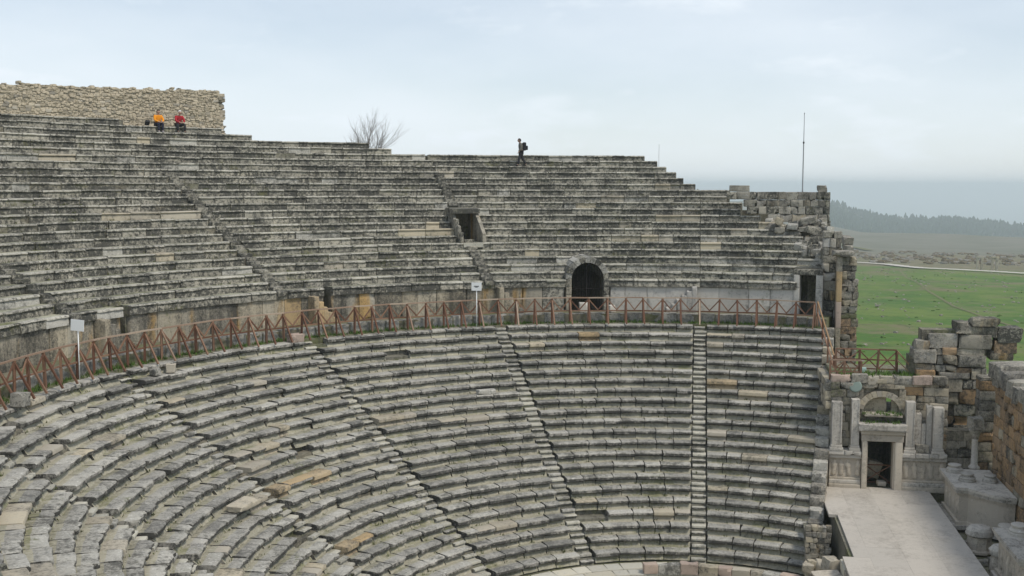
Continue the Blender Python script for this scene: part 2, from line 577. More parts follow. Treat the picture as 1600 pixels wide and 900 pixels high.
# ------------------------------------------------------------------ lower seating
low_labels = ['lower seating wedge between the straight stairway and the stage end wall',
              'lower seating wedge left of the straight stairway, below the arched doorway',
              'lower seating wedge in the middle, between the two leaning stairways',
              'broken lower seating wedge left of the middle, tan repair blocks along its top',
              'crumbling lower seating wedge in the bottom left corner of the picture',
              'lower seating wedge beyond the left edge, curving back towards the viewer']
edges = [None] + STAIRS
for k in range(6):
    r = random.Random(40 + k)
    a_hi = edges[k + 1]
    mid_a = (a_hi + (edges[k] if edges[k] is not None else -18)) / 2
    bx, by = pol(16, mid_a)
    root = thing('seating_wedge', low_labels[k], 'seating', (bx, by, 0))
    boxes = []
    for j in range(22):
        R, z = low(j)
        half = math.degrees((SW / 2 + .05) / R)
        a0 = end_angle(R) if k == 0 else edges[k] + half
        a1 = a_hi - half
        wild = 0 if mid_a < 45 else (1 if mid_a < 65 else 2)
        jit = (.012, .026, .032)[wild]
        if k == 0:
            mats = [(.10, 'tan'), (.012, 'orange'), (.38, 'worn'), (.55, 'lower')]
        elif wild:
            mats = [(.065, 'tan'), (.016, 'orange'), (.42, 'worn'), (.5, 'lower')]
        else:
            mats = [(.035, 'tan'), (.006, 'orange'), (.42, 'worn'), (.6, 'lower')]
        seat_row(root, a0, a1, R, z, SEAT_L + (SEAT_LR if wild else []) + (SEAT_LR if wild == 2 else []), SEAT_LC, mats,
                 (.98, .92, .95)[wild], jit, (.004, .018, .018)[wild], r, .6)
        boxes.append((a0 - (0 if k == 0 else half), a1 + half, R + .22, R + LT + .5, z - LH - .35, z - .26))
    link('rubble_core', mesh('lower_core', *ring_boxes(boxes), M['core'], False), root)
# stairways of the lower seating
st_lab = ['straight stone stairway running down beside the right hand seating wedge',
          'leaning stone stairway below the two people free top row, left of the straight stairway',
          'long leaning stone stairway through the middle of the lower seating',
          'broken stone stairway descending across the lower left seating',
          'worn stairway in the bottom left corner', 'stairway beyond the left edge of the picture']
st_lab[1] = 'leaning stone stairway next left of the straight stairway'
for k, a in enumerate(STAIRS[:5]):
    r = random.Random(80 + k)
    x, y = pol(16, a)
    root = thing('stairway', st_lab[k], 'stairs', (x, y, 0), 'stairways of the lower seating')
    for j in range(22):
        R, z = low(j)
        for q in range(2):
            rr = R + .02 + q * LT / 2 + LT * .25 + .05
            zz = z - .02 - LH * .82 + q * LH / 2
            x, y = pol(rr + r.gauss(0, .012), a + r.gauss(0, .05))
            x, y = pol(R + .02 + q * LT / 2 + r.gauss(0, .012), a + r.gauss(0, .05))
            link('step', r.choice(SEAT_L if r.random() < .35 else SEAT_LC), root, (x, y, zz + .04 + r.gauss(0, .006)), (r.gauss(0, .01), r.gauss(0, .012), R_(a + r.gauss(0, 1))),
                 (SW + .02 + r.uniform(-.03, .02), .52, .56), M['step'] if r.random() < .8 else M['worn'])

# end wall of the lower seating with stepped coping
r = random.Random(5)
root = thing('end_wall', 'stepped end wall closing the lower seats against the stage', 'wall', (5, 15, 0))
for j in range(0, 22):
    R, z = low(j)
    a = end_angle(R)
    x, y = pol(R, a)
    y += LT * .5
    w = .62 if j > 2 else .5
    block(root, 'coping_block', (x + w / 2 + .03, y, z - .17 + r.uniform(-.03, .05)), (w, LT + .06, .42 + r.uniform(-.03, .05)), M[r.choice(('rough', 'worn', 'tan', 'worn'))], R_(-8), RUIN, .02, .015, r)
    zz = z - .40
    while zz > max(.4, z - 2.0 if j < 12 else .5):
        hh = r.uniform(.34, .46)
        block(root, 'wall_block', (x + w / 2 + .02, y, zz - hh / 2), (w - .02, LT + .04, hh - .01), M[r.choice(('rough', 'tan', 'podium'))], R_(-8), ROCK, .01, .008, r)
        zz -= hh
# small stones in the broken end face of that wall
for row in range(8):
    xx = 4.02
    while xx < 4.95:
        ww = r.uniform(.13, .30)
        block(root, 'wall_stone', (xx + ww / 2, 8.9 + r.uniform(-.05, .05), 2.42 - row * .22), (ww, .34, .21), M[r.choice(('tan', 'rough', 'podium', 'rough'))], 0, RUIN, .05, .01, r)
        xx += ww
link('wall_core', mesh('end_core', *lattice_box(np.array([4.12, 4.98]), np.array([9.05, 15.2]), np.array([.0, 1.9])), M['core'], False), root)

# ------------------------------------------------------------------ walkway between the two banks of seats
o = link('walkway', mesh('walkway', *ring_boxes([(-14.9, 160, 23.35, 25.2, Z0 - .5, Z0 + .45)], 1.0), M['earth'], False))
struct(o)
o = link('planting_strip', mesh('planting_strip', *ring_boxes([(-14.6, 160, 22.95, 23.4, Z0 - .6, Z0 + .03)], 1.0), M['earth'], False))
struct(o)
root = thing('kerb_course', 'low course of round shouldered blocks behind the wooden railing', 'kerb', (*pol(23.6, 40), Z0))
r = random.Random(21)
a = -14.5
while a < 112:
    w = r.uniform(.75, 1.15)
    da = math.degrees(w / 23.5)
    x, y = pol(23.5 + r.gauss(0, .02), a + da / 2)
    block(root, 'kerb_block', (x, y, Z0 + .24 + r.gauss(0, .02)), (w - .05, .34, .54 + r.uniform(-.05, .04)), M['lower'], R_(a + da / 2), RUIN if r.random() < .6 else ROCK, .015, .01, r)
    a += da

# ------------------------------------------------------------------ upper seating
TOP = {-5: 53.6, -4: 45.6, -3: 43.3, -2: 32.8, -1: 30.9, 0: 6.3, 1: 5.1, 2: 4.25, 3: 3.3, 4: 2.6, 5: 1.4, 6: -2.06, 7: -1.8, 8: -3.4, 9: -3.35,
       10: -5.4, 11: -7.7, 12: -9.9, 13: -10.35, 14: -11.1, 15: -13.35, 16: -13.65, 17: -13.9, 18: -10.7, 19: -10.75}
HOLE = {}
for i in range(9, 14): HOLE.setdefault(i, []).append((27.4 - math.degrees(.88 / upp(i)[0]), 27.4 + math.degrees(.62 / upp(i)[0])))
for i in (16, 17, 18, 19):
    wv = {16: .45, 17: .92, 18: 1.08, 19: 1.16}[i]
    HOLE.setdefault(i, []).append((14.9 - math.degrees(wv / upp(i)[0]), 14.9 + math.degrees(wv / upp(i)[0])))
HOLE[0] = [(27.62, 27.86)]
HOLE[19] += [(SLOT_B - .5, SLOT_B + .5), (SLOT_A - .55, SLOT_A + .55)]
up_labels = ['upper seating block at the right end, stepping down to the ruined outer wall',
             'upper seating block with the arched doorway, below the walking person',
             'upper seating block left of the dark passage opening, below the bare tree',
             'upper seating block below the two seated people and the rubble wall',
             'upper seating block running past the left edge of the picture']
uedges = [None, 0.9, 27.4, 53.9, 80.4, 108.0]
for k in range(5):
    r = random.Random(140 + k)
    x, y = pol(31, 13 + 26 * (k - 0.5))
    root = thing('seating_bank', up_labels[k], 'seating', (x, y, Z0))
    boxes = []
    for i in range(-5, 20):
        R, z = upp(i)
        half = math.degrees(.31 / R)
        lo = TOP[i] if k == 0 else max(uedges[k], TOP[i])
        hi = uedges[k + 1]
        if lo >= hi:
            continue
        segs = [(lo, hi)]
        for h0, h1 in HOLE.get(i, []):
            ns = []
            for s0, s1 in segs:
                if h1 <= s0 or h0 >= s1: ns.append((s0, s1)); continue
                if h0 > s0: ns.append((s0, h0))
                if h1 < s1: ns.append((h1, s1))
            segs = ns
        for s0, s1 in segs:
            zb = z - .42 if i >= 18 else z - .85
            for c0, c1, zz in ((s0, min(s1, 12.0), zb), (max(s0, 12.0), min(s1, 17.8), max(zb, min(11.9, z - .1)) if i >= 13 else zb), (max(s0, 17.8), s1, zb)):
                if c1 > c0:
                    boxes.append((c0, c1, R + .13, R + 1.75, zz, z - .055))
            t0 = s0 + (half if k > 1 and abs(s0 - uedges[k]) < 1e-6 and i > 3 else 0)
            t1 = s1 - (half if abs(s1 - uedges[k + 1]) < 1e-6 and 0 < k < 4 and i > 3 else 0)
            if k >= 2:
                mats = [(.015, 'tan'), (.05, 'worn'), (.9, 'upper')]
            else:
                mats = [(.045, 'tan'), (.06, 'worn'), (.9, 'upper')]
            seat_row(root, t0, t1, R, z, SEAT_U, SEAT_UC, mats, 1.28 if k < 3 else 1.5, .014 if k < 3 else .022, .003, r, .5)
    link('rubble_core', mesh('upper_core', *ring_boxes(boxes), M['core'], False), root)
ul = ['small worn steps climbing the upper seats at the right', 'pale steps below the dark passage opening in the upper seats',
      'worn steps slanting up the left upper seats', 'worn steps in the upper seats near the left edge']
for k, a in enumerate(STAIRS[:4]):
    if k == 0:
        continue
    r = random.Random(180 + k)
    root = thing('upper_steps', ul[k], 'stairs', (*pol(30, a), Z0))
    for i in range(4, 20):
        if k == 1 and 9 <= i <= 13:
            continue
        if k == 0 and i < 6:
            continue
        R, z = upp(i)
        for q in range(2):
            x, y = pol(R + .05 + UT * (.25 + .5 * q), a + r.gauss(0, .05))
            block(root, 'step', (x, y, z - .125 + q * UH / 2), (.56, UT / 2 + .12, .24), M['upper'], R_(a), RUIN, .03, .02, r)

# back retaining wall of the seating so that it is a solid body
rows = []
for a0, a1, i in ((-6, 6, 8), (6, 31, 1), (31, 43, -1), (43, 108, -4)):
    R, z = upp(i)
    rows.append((a0, a1, R + 1.3, R + 2.0, 0, z - .5))
o = tag(link('retaining_wall', mesh('retaining_wall', *ring_boxes(rows), M['core'], False)), 'rough retaining wall hidden behind the topmost rows of seats', 'wall')

# ------------------------------------------------------------------ podium wall at the foot of the upper seating
root = thing('podium_wall', 'tall slab wall at the foot of the upper seats, ochre patches towards the left', 'wall', (*pol(24.9, 40), Z0))
r = random.Random(33)
a = -10.7
gaps = [(14.9 - math.degrees(1.25 / 24.9), 14.9 + math.degrees(1.25 / 24.9)), (SLOT_B - .5, SLOT_B + .5), (SLOT_A - .55, SLOT_A + .55)]
while a < 112:
    w = r.uniform(.85, 1.75)
    da = math.degrees(w / 24.95)
    for g0, g1 in gaps:
        if a < g0 < a + da: da = g0 - a
        if g0 <= a < g1: a = g1; da = math.degrees(w / 24.95)
    w = R_(da) * 24.95
    am = a + da / 2
    if w > .12:
        x, y = pol(25.12 + r.gauss(0, .012), am)
        mk = 'pale' if am < 12.5 else ('podium' if r.random() < .94 else 'orange') if am > 30 else r.choice(('podium', 'upper'))
        block(root, 'wall_slab', (x, y, Z0 + 1.10), (w - .015, .34, 1.42), M[mk], R_(am), CLEAN if r.random() < .6 else ROCK, .004, .004, r)
    a += da
link('wall_core', mesh('podium_core', *ring_boxes([(u0, u1, 25.2, 26.2, Z0 + .2, Z0 + 1.75) for u0, u1 in ((-10.5, gaps[0][0]), (gaps[0][1], gaps[1][0]), (gaps[1][1], gaps[2][0]), (gaps[2][1], 112))]), M['core'], False), root)

def pod_steps(label, a, side, n, mk, deep=.62):
    root = thing('podium_steps', label, 'steps', (*pol(24.5, a), Z0 + .45))
    rr = random.Random(int(a * 10) + 900)
    for q in range(n):
        h = 1.38 * (q + 1) / n
        am = a + side * math.degrees(.27 * (n - 1 - q) / 24.4)
        x, y = pol(24.62, am)
        block(root, 'step', (x, y, Z0 + .45 + h / 2 - .01), (.27, deep, h), M[mk], R_(am), ROCK, .008, .004, rr)
pod_steps('little stepped flight against the pale podium slabs right of the arched doorway', 1.6, 1, 6, 'pale')
pod_steps('small ochre steps against the podium wall, left of the middle', 50.2, -1, 5, 'orange')
pod_steps('small worn steps at the podium wall below the left hand sign', 77.5, -1, 6, 'podium')
pod_steps('small broken steps at the podium wall below the passage opening', 26.1, -1, 5, 'podium')

# ------------------------------------------------------------------ doorways in the seating
# passage opening high in the upper seats
A = 27.4
R14, z14 = upp(14)
root = thing('passage_opening', 'dark rectangular passage opening with slanted jamb slabs in the upper seats', 'doorway', (*pol(R14, A), z14))
def loc_(u, v, z):   # u to the right along the row, v outward, at the doorway being built
    x, y = pol(R14 + v, A)
    return Vector((x + u * math.cos(R_(A)), y + u * math.sin(R_(A)), z))
def prism(name, pts2, u0, u1, mat, parent, jag=.0):
    """side profile (v,z) extruded along u"""
    n = len(pts2)
    V = [loc_(u0, v, z) for v, z in pts2] + [loc_(u1, v, z) for v, z in pts2]
    F = [tuple(range(n)), tuple(range(2 * n - 1, n - 1, -1))] + [(q, n + q, n + (q + 1) % n, (q + 1) % n) for q in range(n)]
    p = parent.location
    return link(name, mesh(name, [v for v in V], F, mat, False), parent)
def prism_fix(o, parent):
    # vertices are in world coordinates: undo the parent offset set by link
    return o
zt = upp(9)[1]
for s, u0, u1 in ((1, .68, .88), (-1, -.62, -.46)):
    vo = 0 if s > 0 else .5
    prism('jamb_slab', [(.15 + vo, z14 - .2), (.15 + vo, z14 + .5), (.9 + vo, z14 + 1.05), (1.8 + vo * .3, z14 + 1.62), (3.4, z14 + 1.66), (3.4, z14 - .2)], u0, u1, M['podium'] if s > 0 else M['upper'], root)
prism('lintel', [(1.55, z14 + 1.60), (1.55, z14 + 1.86), (2.6, z14 + 1.9), (2.6, z14 + 1.60)], -.72, .92, M['upper'], root)
prism('sill_slab', [(-.02, z14 - .25), (-.02, z14 - .005), (3.4, z14 - .005), (3.4, z14 - .25)], -.46, .68, M['step'], root)
prism('passage_lining', [(3.3, z14 - .2), (3.3, z14 + 1.9), (3.5, z14 + 1.9), (3.5, z14 - .2)], -.62, .88, M['core'], root)
prism('roof_slab', [(2.5, z14 + 1.62), (2.5, z14 + 1.9), (3.6, z14 + 1.9), (3.6, z14 + 1.62)], -.6, .88, M['core'], root)
rr = random.Random(4)
for q in range(3):
    x = loc_(-.53, .28 + q * .55, 0)
    block(root, 'jamb_block', (x.x, x.y, z14 + .32 + q * .36), (.20, .42, .52), M['upper'], R_(A), RUIN, .02, .01, rr)

# arched doorway in the podium wall
A = 14.9
R14 = 24.72
root = thing('arched_doorway', 'arched stone doorway with a dark iron gate behind the railing', 'doorway', (*pol(R14, A), Z0 + .45))
zf, zs, ra = Z0 + .45, Z0 + 2.2, .88
for s in (-1, 1):
    for q in range(4):
        h = (zs - zf) / 4
        p = loc_(s * (ra + .15), .40, 0)
        block(root, 'jamb_block', (p.x, p.y, zf + h * (q + .5)), (.30, .72, h - .01), M['podium' if s < 0 else 'upper'], R_(A), ROCK, .006, .004, rr)
nv = 11
for q in range(nv):
    t0, t1 = math.pi * q / nv + .008, math.pi * (q + 1) / nv - .008
    V = []
    for v in (.06 + rr.uniform(-.02, .02), 2.75):
        for rad, tt in ((ra, t0), (ra, t1), (ra + .30 + rr.uniform(-.03, .03), t1), (ra + .30, t0)):
            V.append(loc_(rad * math.cos(tt), v, zs + rad * math.sin(tt)))
    F = [(0, 1, 2, 3), (7, 6, 5, 4), (0, 4, 5, 1), (1, 5, 6, 2), (2, 6, 7, 3), (3, 7, 4, 0)]
    link('voussoir', mesh('voussoir', V, F, M['worn'] if q % 3 else M['upper'], False), root)
go = loc_(0, .45, zf)
V = []
for q in range(19):                      # bent frame of the gate
    t = math.pi * q / 18
    for rad in (ra - .05, ra):
        for v in (.43, .48):
            V.append(loc_(rad * math.cos(t), v, zs + rad * math.sin(t)) - go)
F = []
for q in range(18):
    o_, p_ = 4 * q, 4 * q + 4
    F += [(o_, o_ + 1, p_ + 1, p_), (o_ + 2, p_ + 2, p_ + 3, o_ + 3), (o_, p_, p_ + 2, o_ + 2), (o_ + 1, o_ + 3, p_ + 3, p_ + 1)]
gate = link('iron_gate', mesh('iron_gate', V, F, M['iron'], False), root, go)
for q in range(13):
    u = -.84 + q * .14
    hh = math.sqrt(max(.02, ra * ra - u * u)) + zs - zf
    bar(gate, 'gate_bar', loc_(u, .45, zf), loc_(u, .45, zf + hh), .05 if q == 6 else .022, M['iron'])
for q in range(3):
    bar(gate, 'gate_rail', loc_(-.86, .47, zf + .1 + q * .55), loc_(.86, .47, zf + .1 + q * .55), .035, M['iron'])
prism('passage_wall', [(.75, zf - .1), (.75, zs - .02), (7, zs - .02), (7, zf - .1)], -1.25, -.9, M['core'], root)
prism('passage_wall', [(.75, zf - .1), (.75, zs - .02), (7, zs - .02), (7, zf - .1)], .9, 1.25, M['core'], root)
prism('passage_end', [(6.8, zf - .1), (6.8, zs + 1.0), (7.1, zs + 1.0), (7.1, zf - .1)], -1.25, 1.25, M['core'], root)
prism('vault', [(2.7, zs + .88), (2.7, zs + 1.1), (7, zs + 1.1), (7, zs + .88)], -1.25, 1.25, M['core'], root)

# right hand doorway
A = -12.0
R14 = 24.9
root = thing('side_doorway', 'narrow dark doorway at the right end of the upper seats', 'doorway', (*pol(R14, A), Z0 + .45))
for s, w in ((-1, .30), (1, .36)):
    for q in range(3):
        p = loc_(s * (.42 + w / 2), .4, 0)
        block(root, 'jamb_block', (p.x, p.y, zf + .36 + q * .7), (w, .8, .69), M['pale'], R_(A), CLEAN, .006, .004, rr)
p = loc_(0, .45, 0)
block(root, 'lintel', (p.x, p.y, zf + 2.24), (1.5, .85, .30), M['upper'], R_(A), ROCK, .004, 0, rr)
prism('passage_wall', [(.5, zf - .1), (.5, zf + 2.4), (5, zf + 2.4), (5, zf - .1)], -.75, -.43, M['core'], root)
prism('passage_wall', [(.5, zf - .1), (.5, zf + 2.4), (5, zf + 2.4), (5, zf - .1)], .43, .75, M['core'], root)
prism('passage_end', [(4.8, zf - .1), (4.8, zf + 2.4), (5.1, zf + 2.4), (5.1, zf - .1)], -.75, .75, M['core'], root)
prism('roof_slab', [(.5, zf + 2.2), (.5, zf + 2.45), (5, zf + 2.45), (5, zf + 2.2)], -.75, .75, M['core'], root)

# ------------------------------------------------------------------ wooden railing along the walkway
def railing(root, pts, h, mid, strut_dir=None, mat='wood', toprail='rail', post_w=.09, cross=False):
    """pts: post feet; bays between them get a top rail, a middle rail and a V brace"""
    rr = random.Random(len(pts))
    tops = []
    for k, p in enumerate(pts):
        p = Vector(p)
        lean = Vector((rr.gauss(0, .026), rr.gauss(0, .026), rr.gauss(0, .012)))
        t = p + Vector((0, 0, h)) + lean
        tops.append(t)
        bar(root, 'post', p - Vector((0, 0, .1)), t, post_w, M[mat])
        if strut_dir is not None:
            d = Vector(strut_dir[k])
            bar(root, 'strut', t - Vector((0, 0, .07)), p + d * rr.uniform(.62, .76) + Vector((0, 0, .02)), .068, M[mat if rr.random() < .8 else 'rail'])
    for k in range(len(pts) - 1):
        a, b = tops[k], tops[k + 1]
        up = Vector((0, 0, .03))
        bar(root, 'top_rail', a + up, b + up, .075, M[toprail], .06)
        dz = Vector((0, 0, mid))
        bar(root, 'middle_rail', a - dz, b - dz, .05, M[mat], .06)
        m = (a + b) / 2
        if cross:
            lowz = Vector((0, 0, h - .15))
            bar(root, 'brace', a - Vector((0, 0, .06)), b - lowz, .04, M[mat], .055)
            bar(root, 'brace', b - Vector((.0, -.03, .06)), a - lowz + Vector((0, .03, 0)), .04, M[mat], .055)
            bar(root, 'bottom_rail', a - lowz, b - lowz, .045, M[mat], .055)
            continue
        bar(root, 'brace', a - Vector((0, 0, .05)), m - dz + Vector((0, 0, .05)), .042, M[mat], .058)
        bar(root, 'brace', b - Vector((0, 0, .05)), m - dz + Vector((0, 0, .05)), .042, M[mat], .058)

pts, sd = [], []
a = -13.6
while a < 114:
    x, y = pol(23.08, a)
    pts.append((x, y, Z0 + .02))
    dx, dy = pol(1, a)
    sd.append((-dx, -dy, 0))
    a += 2.42
root = thing('wooden_railing', 'long reddish brown wooden railing with slanted struts following the walkway', 'railing', (*pol(23.08, 50), Z0))
railing(root, pts, 1.30, .66, sd)

root = thing('handrail', 'pale timber handrail dropping steeply at the right end of the railing', 'railing', (6.0, 21.5, 7))
q0, q1 = Vector((5.55, 22.5, Z0 + 1.35)), Vector((5.95, 18.2, Z0 - .75))
bar(root, 'rail', q0, q1, .06, M['pine'])
bar(root, 'rail', q0 - Vector((0, 0, .55)), q1 - Vector((0, 0, .55)), .07, M['wood'])
for t in (0, .33, .66, 1):
    p = q0.lerp(q1, t)
    bar(root, 'post', p - Vector((0, 0, 1.3)), p, .08, M['wood'])

root = thing('terrace_railing', 'brown wooden railing with crossed braces on the terrace above the side door', 'railing', (7.2, 17, 7.4))
railing(root, [(5.9, 17.0, 7.45), (6.95, 17.0, 7.45), (7.75, 17.0, 7.45), (8.6, 17.0, 7.45)], 1.02, .45, None, 'wood', 'wood', .09, True)
bar(root, 'slanted_rail', (8.6, 17.0, 8.45), (9.45, 16.7, 7.5), .06, M['pine'])
bar(root, 'slanted_rail', (8.6, 17.0, 8.05), (9.2, 16.75, 7.45), .05, M['pine'])
root = thing('landing_railing', 'short brown wooden railing at the edge of the seats left of the terrace', 'railing', (6.2, 15.9, 6.9))
railing(root, [(5.55, 15.95, 6.95), (6.15, 15.95, 6.95), (6.85, 15.95, 6.95)], 1.15, .5, None, 'wood', 'rail', .09, True)

# signs
def sign(label, a, R, z, h, tilt, print_):
    x, y = pol(R, a)
    root = thing('sign', label, 'sign', (x, y, z))
    face = math.atan2(0 - x, -35.67 - y) * -1
    v, f = lathe([(.022, 0), (.022, h)], 8)
    link('post', mesh('sign_post', v, f, M['white']), root, (x, y, z))
    bd = link('board', BAR, root, (x, y - .03, z + h + .19), (0, R_(tilt), 0), (.52, .03, .42), M['white'])
    if print_:
        link('lettering', BAR, root, (x, y - .049, z + h + .21), (0, R_(tilt), 0), (.26, .008, .035), M['black'])
        link('lettering', BAR, root, (x, y - .049, z + h + .16), (0, R_(tilt), 0), (.15, .008, .02), M['black'])
sign('blank white board on a thin post in the railing at the left', SIGN_A, 22.98, Z0, 1.86, 4, False)
sign('white notice board with dark lettering on a thin post, below the passage opening', SIGN_B, 22.9, Z0, 1.88, 0, True)

# ------------------------------------------------------------------ loose blocks lying on the seats
def loose(label, j, a, size, mk, rotz, dz=0, dr=.3):
    R, z = low(j)
    x, y = pol(R + dr, a)
    o = link('loose_block', rnd.choice(RUIN), None, (x, y, z + size[2] / 2 + dz), (rnd.uniform(-.06, .06), rnd.uniform(-.06, .06), R_(rotz)), size, M[mk])
    tag(o, label, 'block')
loose('pale pinkish block lying below the railing at the top of the middle stairway', 0, 55.6, (.72, .42, .36), 'pink', 60)
loose('flat slab lying on a lower tread, left of the leaning stairway', 7, 33.5, (.9, .4, .22), 'worn', 34)
loose('squat block at the foot of the railing in the left corner', 0, 98.0, (.5, .45, .45), 'crust_shade', 95, 0, -.1)
loose('white boulder resting on the broken steps near the left railing', 1, 77.0, (.42, .34, .26), 'worn', 70, .06)
loose('rounded boulder beside the broken steps near the left railing', 1, 74.8, (.36, .36, .34), 'tan', 20, .04)
loose('long slab shifted out of place in the lower left seats', 11, 88.0, (1.15, .62, .20), 'tan', 80, .04, .1)
loose('pale block in the walkway behind the railing, in front of the arched doorway', 0, 15.6, (.55, .4, .5), 'marble', 10, .5, 1.6)
loose('small rounded stone in front of the arched doorway', 0, 12.2, (.4, .4, .36), 'marble', 40, .5, 1.5)

# ------------------------------------------------------------------ orchestra
V, F = lathe([(8.9, -.3), (8.9, 0)], 64)
struct(link('orchestra_floor', mesh('orchestra_floor', V, F, M['pave'], False)))
root = thing('paved_ring', 'ring of pale paving slabs at the foot of the lower seats', 'paving', (0, 9, 0))
r = random.Random(61)
link('bed', mesh('ring_bed', *ring_boxes([(-30, 120, 8.4, 10.3, -.2, .27)], 2), M['earth'], False), root)
for R, d in ((8.85, .62), (9.55, .72)):
    a = -30 + r.uniform(0, 3)
    while a < 118:
        w = r.uniform(.6, 1.3)
        da = math.degrees(w / R)
        x, y = pol(R + d / 2 - .3, a + da / 2)
        block(root, 'paving_slab', (x, y, .24), (w - .02, d - .02, .2), M['pave'], R_(a + da / 2), CLEAN, .006, .006, r)
        a += da
root = thing('parapet_course', 'low broken course of blocks at the foot of the right hand seats', 'wall', (1, 9.2, 0))
a = -25
while a < 13:
    w = r.uniform(.5, 1.1)
    da = math.degrees(w / 8.9)
    x, y = pol(8.75, a + da / 2)
    block(root, 'parapet_block', (x, y, .5 + r.uniform(-.05, .05)), (w - .03, .42, .42 + r.uniform(-.06, .06)), M[r.choice(('worn', 'tan', 'worn', 'pink'))], R_(a + da / 2), RUIN, .02, .01, r)
    a += da

# ------------------------------------------------------------------ stage
ZS = 2.54
V, F = lattice_box(np.array([5.3, 9.75]), np.array([-14., 15.1]), np.array([.1, ZS - .09]))
stage = struct(link('stage_floor', mesh('stage_bed', V, F, M['core'], False)))
r = random.Random(71)
xs = [5.02, 6.0, 7.25, 8.5, 9.8]
for c in range(4):
    y = 15.1 - r.uniform(0, .6)
    yy = 15.12
    while yy > -13:
        ln = r.uniform(1.3, 2.4)
        if yy == 15.12: ln = r.uniform(.6, 1.5)
        x0, x1 = xs[c], xs[c + 1]
        y0, y1 = yy - ln, yy
        if c == 0 and y1 > 5.6 and y0 < 9.3:
            x0 = 5.42
        elif c == 0 and y1 > 9.3:
            x0 = 5.08
        block(stage, 'paving_slab', ((x0 + x1) / 2, (y0 + y1) / 2, ZS - .06 + r.uniform(-.003, .003)), (x1 - x0 - .003, ln - .003, .12), M['floor'], 0, [BAR], .0, .0, r)
        yy = y0
root = thing('pulpitum_wall', 'pale stone front wall of the stage facing the seats', 'wall', (5.1, 0, 0))
for row in range(6):
    y = 5.5
    while y > -12:
        w = r.uniform(.7, 1.4)
        block(root, 'wall_block', (5.16, y - w / 2, .2 + row * .36 + .18), (.36, w - .01, .355), M[r.choice(('pave', 'cream', 'tan'))], 0, ROCK, .006, .006, r)
        y -= w
# fallen slabs in front of the broken corner
tag(link('fallen_slab', RUIN[2], None, (4.55, 4.9, 1.75), (.04, -.06, .2), (.95, 1.3, .22), M['cream']), 'pale tilted slab at the broken stage corner', 'slab')
tag(link('fallen_slab', RUIN[5], None, (4.45, 3.5, 1.55), (-.05, -.04, .1), (.9, 1.2, .24), M['cream']), 'pale slab at the bottom edge, in front of the stage', 'slab')
tag(link('fallen_slab', RUIN[7], None, (4.75, 6.3, 1.85), (.05, .08, .5), (.55, .5, .5), M['tan']), 'squat block in the pit at the broken stage corner', 'block')
root = thing('rubble_footing', 'rough footing of small stones filling the pit beside the stage', 'wall', (4.4, 5.5, 0))
for q in range(46):
    block(root, 'footing_stone', (r.uniform(3.9, 5.2), r.uniform(2.6, 8.6), r.uniform(.5, 1.35)), (r.uniform(.3, .6), r.uniform(.3, .6), r.uniform(.3, .5)), M[r.choice(('tan', 'rough', 'pave'))], r.uniform(0, 3), RUIN, .2, 0, r)

# ------------------------------------------------------------------ side building beside the stage, with its door
YV = 15.0
vb = thing('stage_side_wall', 'carved marble side wall of the stage with a doorway and broken pilasters', 'wall', (7.9, YV, ZS))
r = random.Random(81)
def vbox(parent, name, x0, x1, z0, z1, y0, y1, mat, kind=CLEAN):
    return block(parent, name, ((x0 + x1) / 2, (y0 + y1) / 2, (z0 + z1) / 2), (x1 - x0, y1 - y0, z1 - z0), M[mat], 0, kind, 0, 0, r)
for x0, x1, tag_ in ((5.52, 6.88, 0), (8.63, 10.5, 1)):
    pod = part_box('carved_podium', vb, ((x0 + x1) / 2, YV, ZS), x0, x1, YV + .05, YV + .6, ZS + .44, ZS + 1.32, M['cream'])
    vbox(pod, 'base_moulding', x0 - .02, x1, ZS - .06, ZS + .16, YV - .18, YV + .6, 'cream')
    vbox(pod, 'base_moulding', x0, x1, ZS + .16, ZS + .34, YV - .10, YV + .6, 'marble')
    vbox(pod, 'base_moulding', x0, x1, ZS + .34, ZS + .44, YV - .04, YV + .6, 'cream')
    # weathered figures carved on the panel
    n = 5 if tag_ else 4
    for q in range(n):
        cx = x0 + (x1 - x0) * (q + .5) / n + r.uniform(-.04, .04)
        fv, ff = lathe([(.02, 0), (.10, .06), (.075, .22), (.10, .42), (.12, .52), (.05, .60), (.065, .68), (.02, .74)], 10)
        link('relief_figure', mesh('relief_figure', fv, ff, M['cream']), pod, (cx, YV + .055, ZS + .50), (0, r.uniform(-.12, .12), 0), (1.15, .62, 1.0))
    vbox(pod, 'cornice', x0 - .03, x1 + .02, ZS + 1.32, ZS + 1.47, YV - .08, YV + .6, 'marble')
    xx = x0 - .05
    while xx < x1 - .1:
        w = min(r.uniform(.35, .7), x1 + .02 - xx)
        vbox(pod, 'cornice_block', xx, xx + w - .012, ZS + 1.47, ZS + 1.68 + r.uniform(-.03, .02), YV - .18 + r.uniform(0, .04), YV + .55, 'marble', ROCK)
        xx += w
# door frame
df = part_box('door_frame', vb, (7.7, YV, ZS), 6.86, 8.66, YV - .20, YV + .5, 4.70, 5.02, M['cream'])
for x0, x1, s in ((6.90, 7.10, 1), (8.30, 8.62, 1)):
    vbox(df, 'jamb', x0, x1, ZS - .03, 4.72, YV - .20, YV + .5, 'cream')
vbox(df, 'jamb', 7.08, 7.15, ZS - .02, 4.66, YV - .12, YV + .45, 'cream')
vbox(df, 'jamb', 8.24, 8.31, ZS - .02, 4.66, YV - .12, YV + .45, 'cream')
vbox(df, 'lintel_moulding', 6.82, 8.70, 5.02, 5.20, YV - .28, YV + .5, 'cream')
vbox(df, 'cornice', 6.70, 8.76, 5.20, 5.50, YV - .42, YV + .5, 'marble', ROCK)
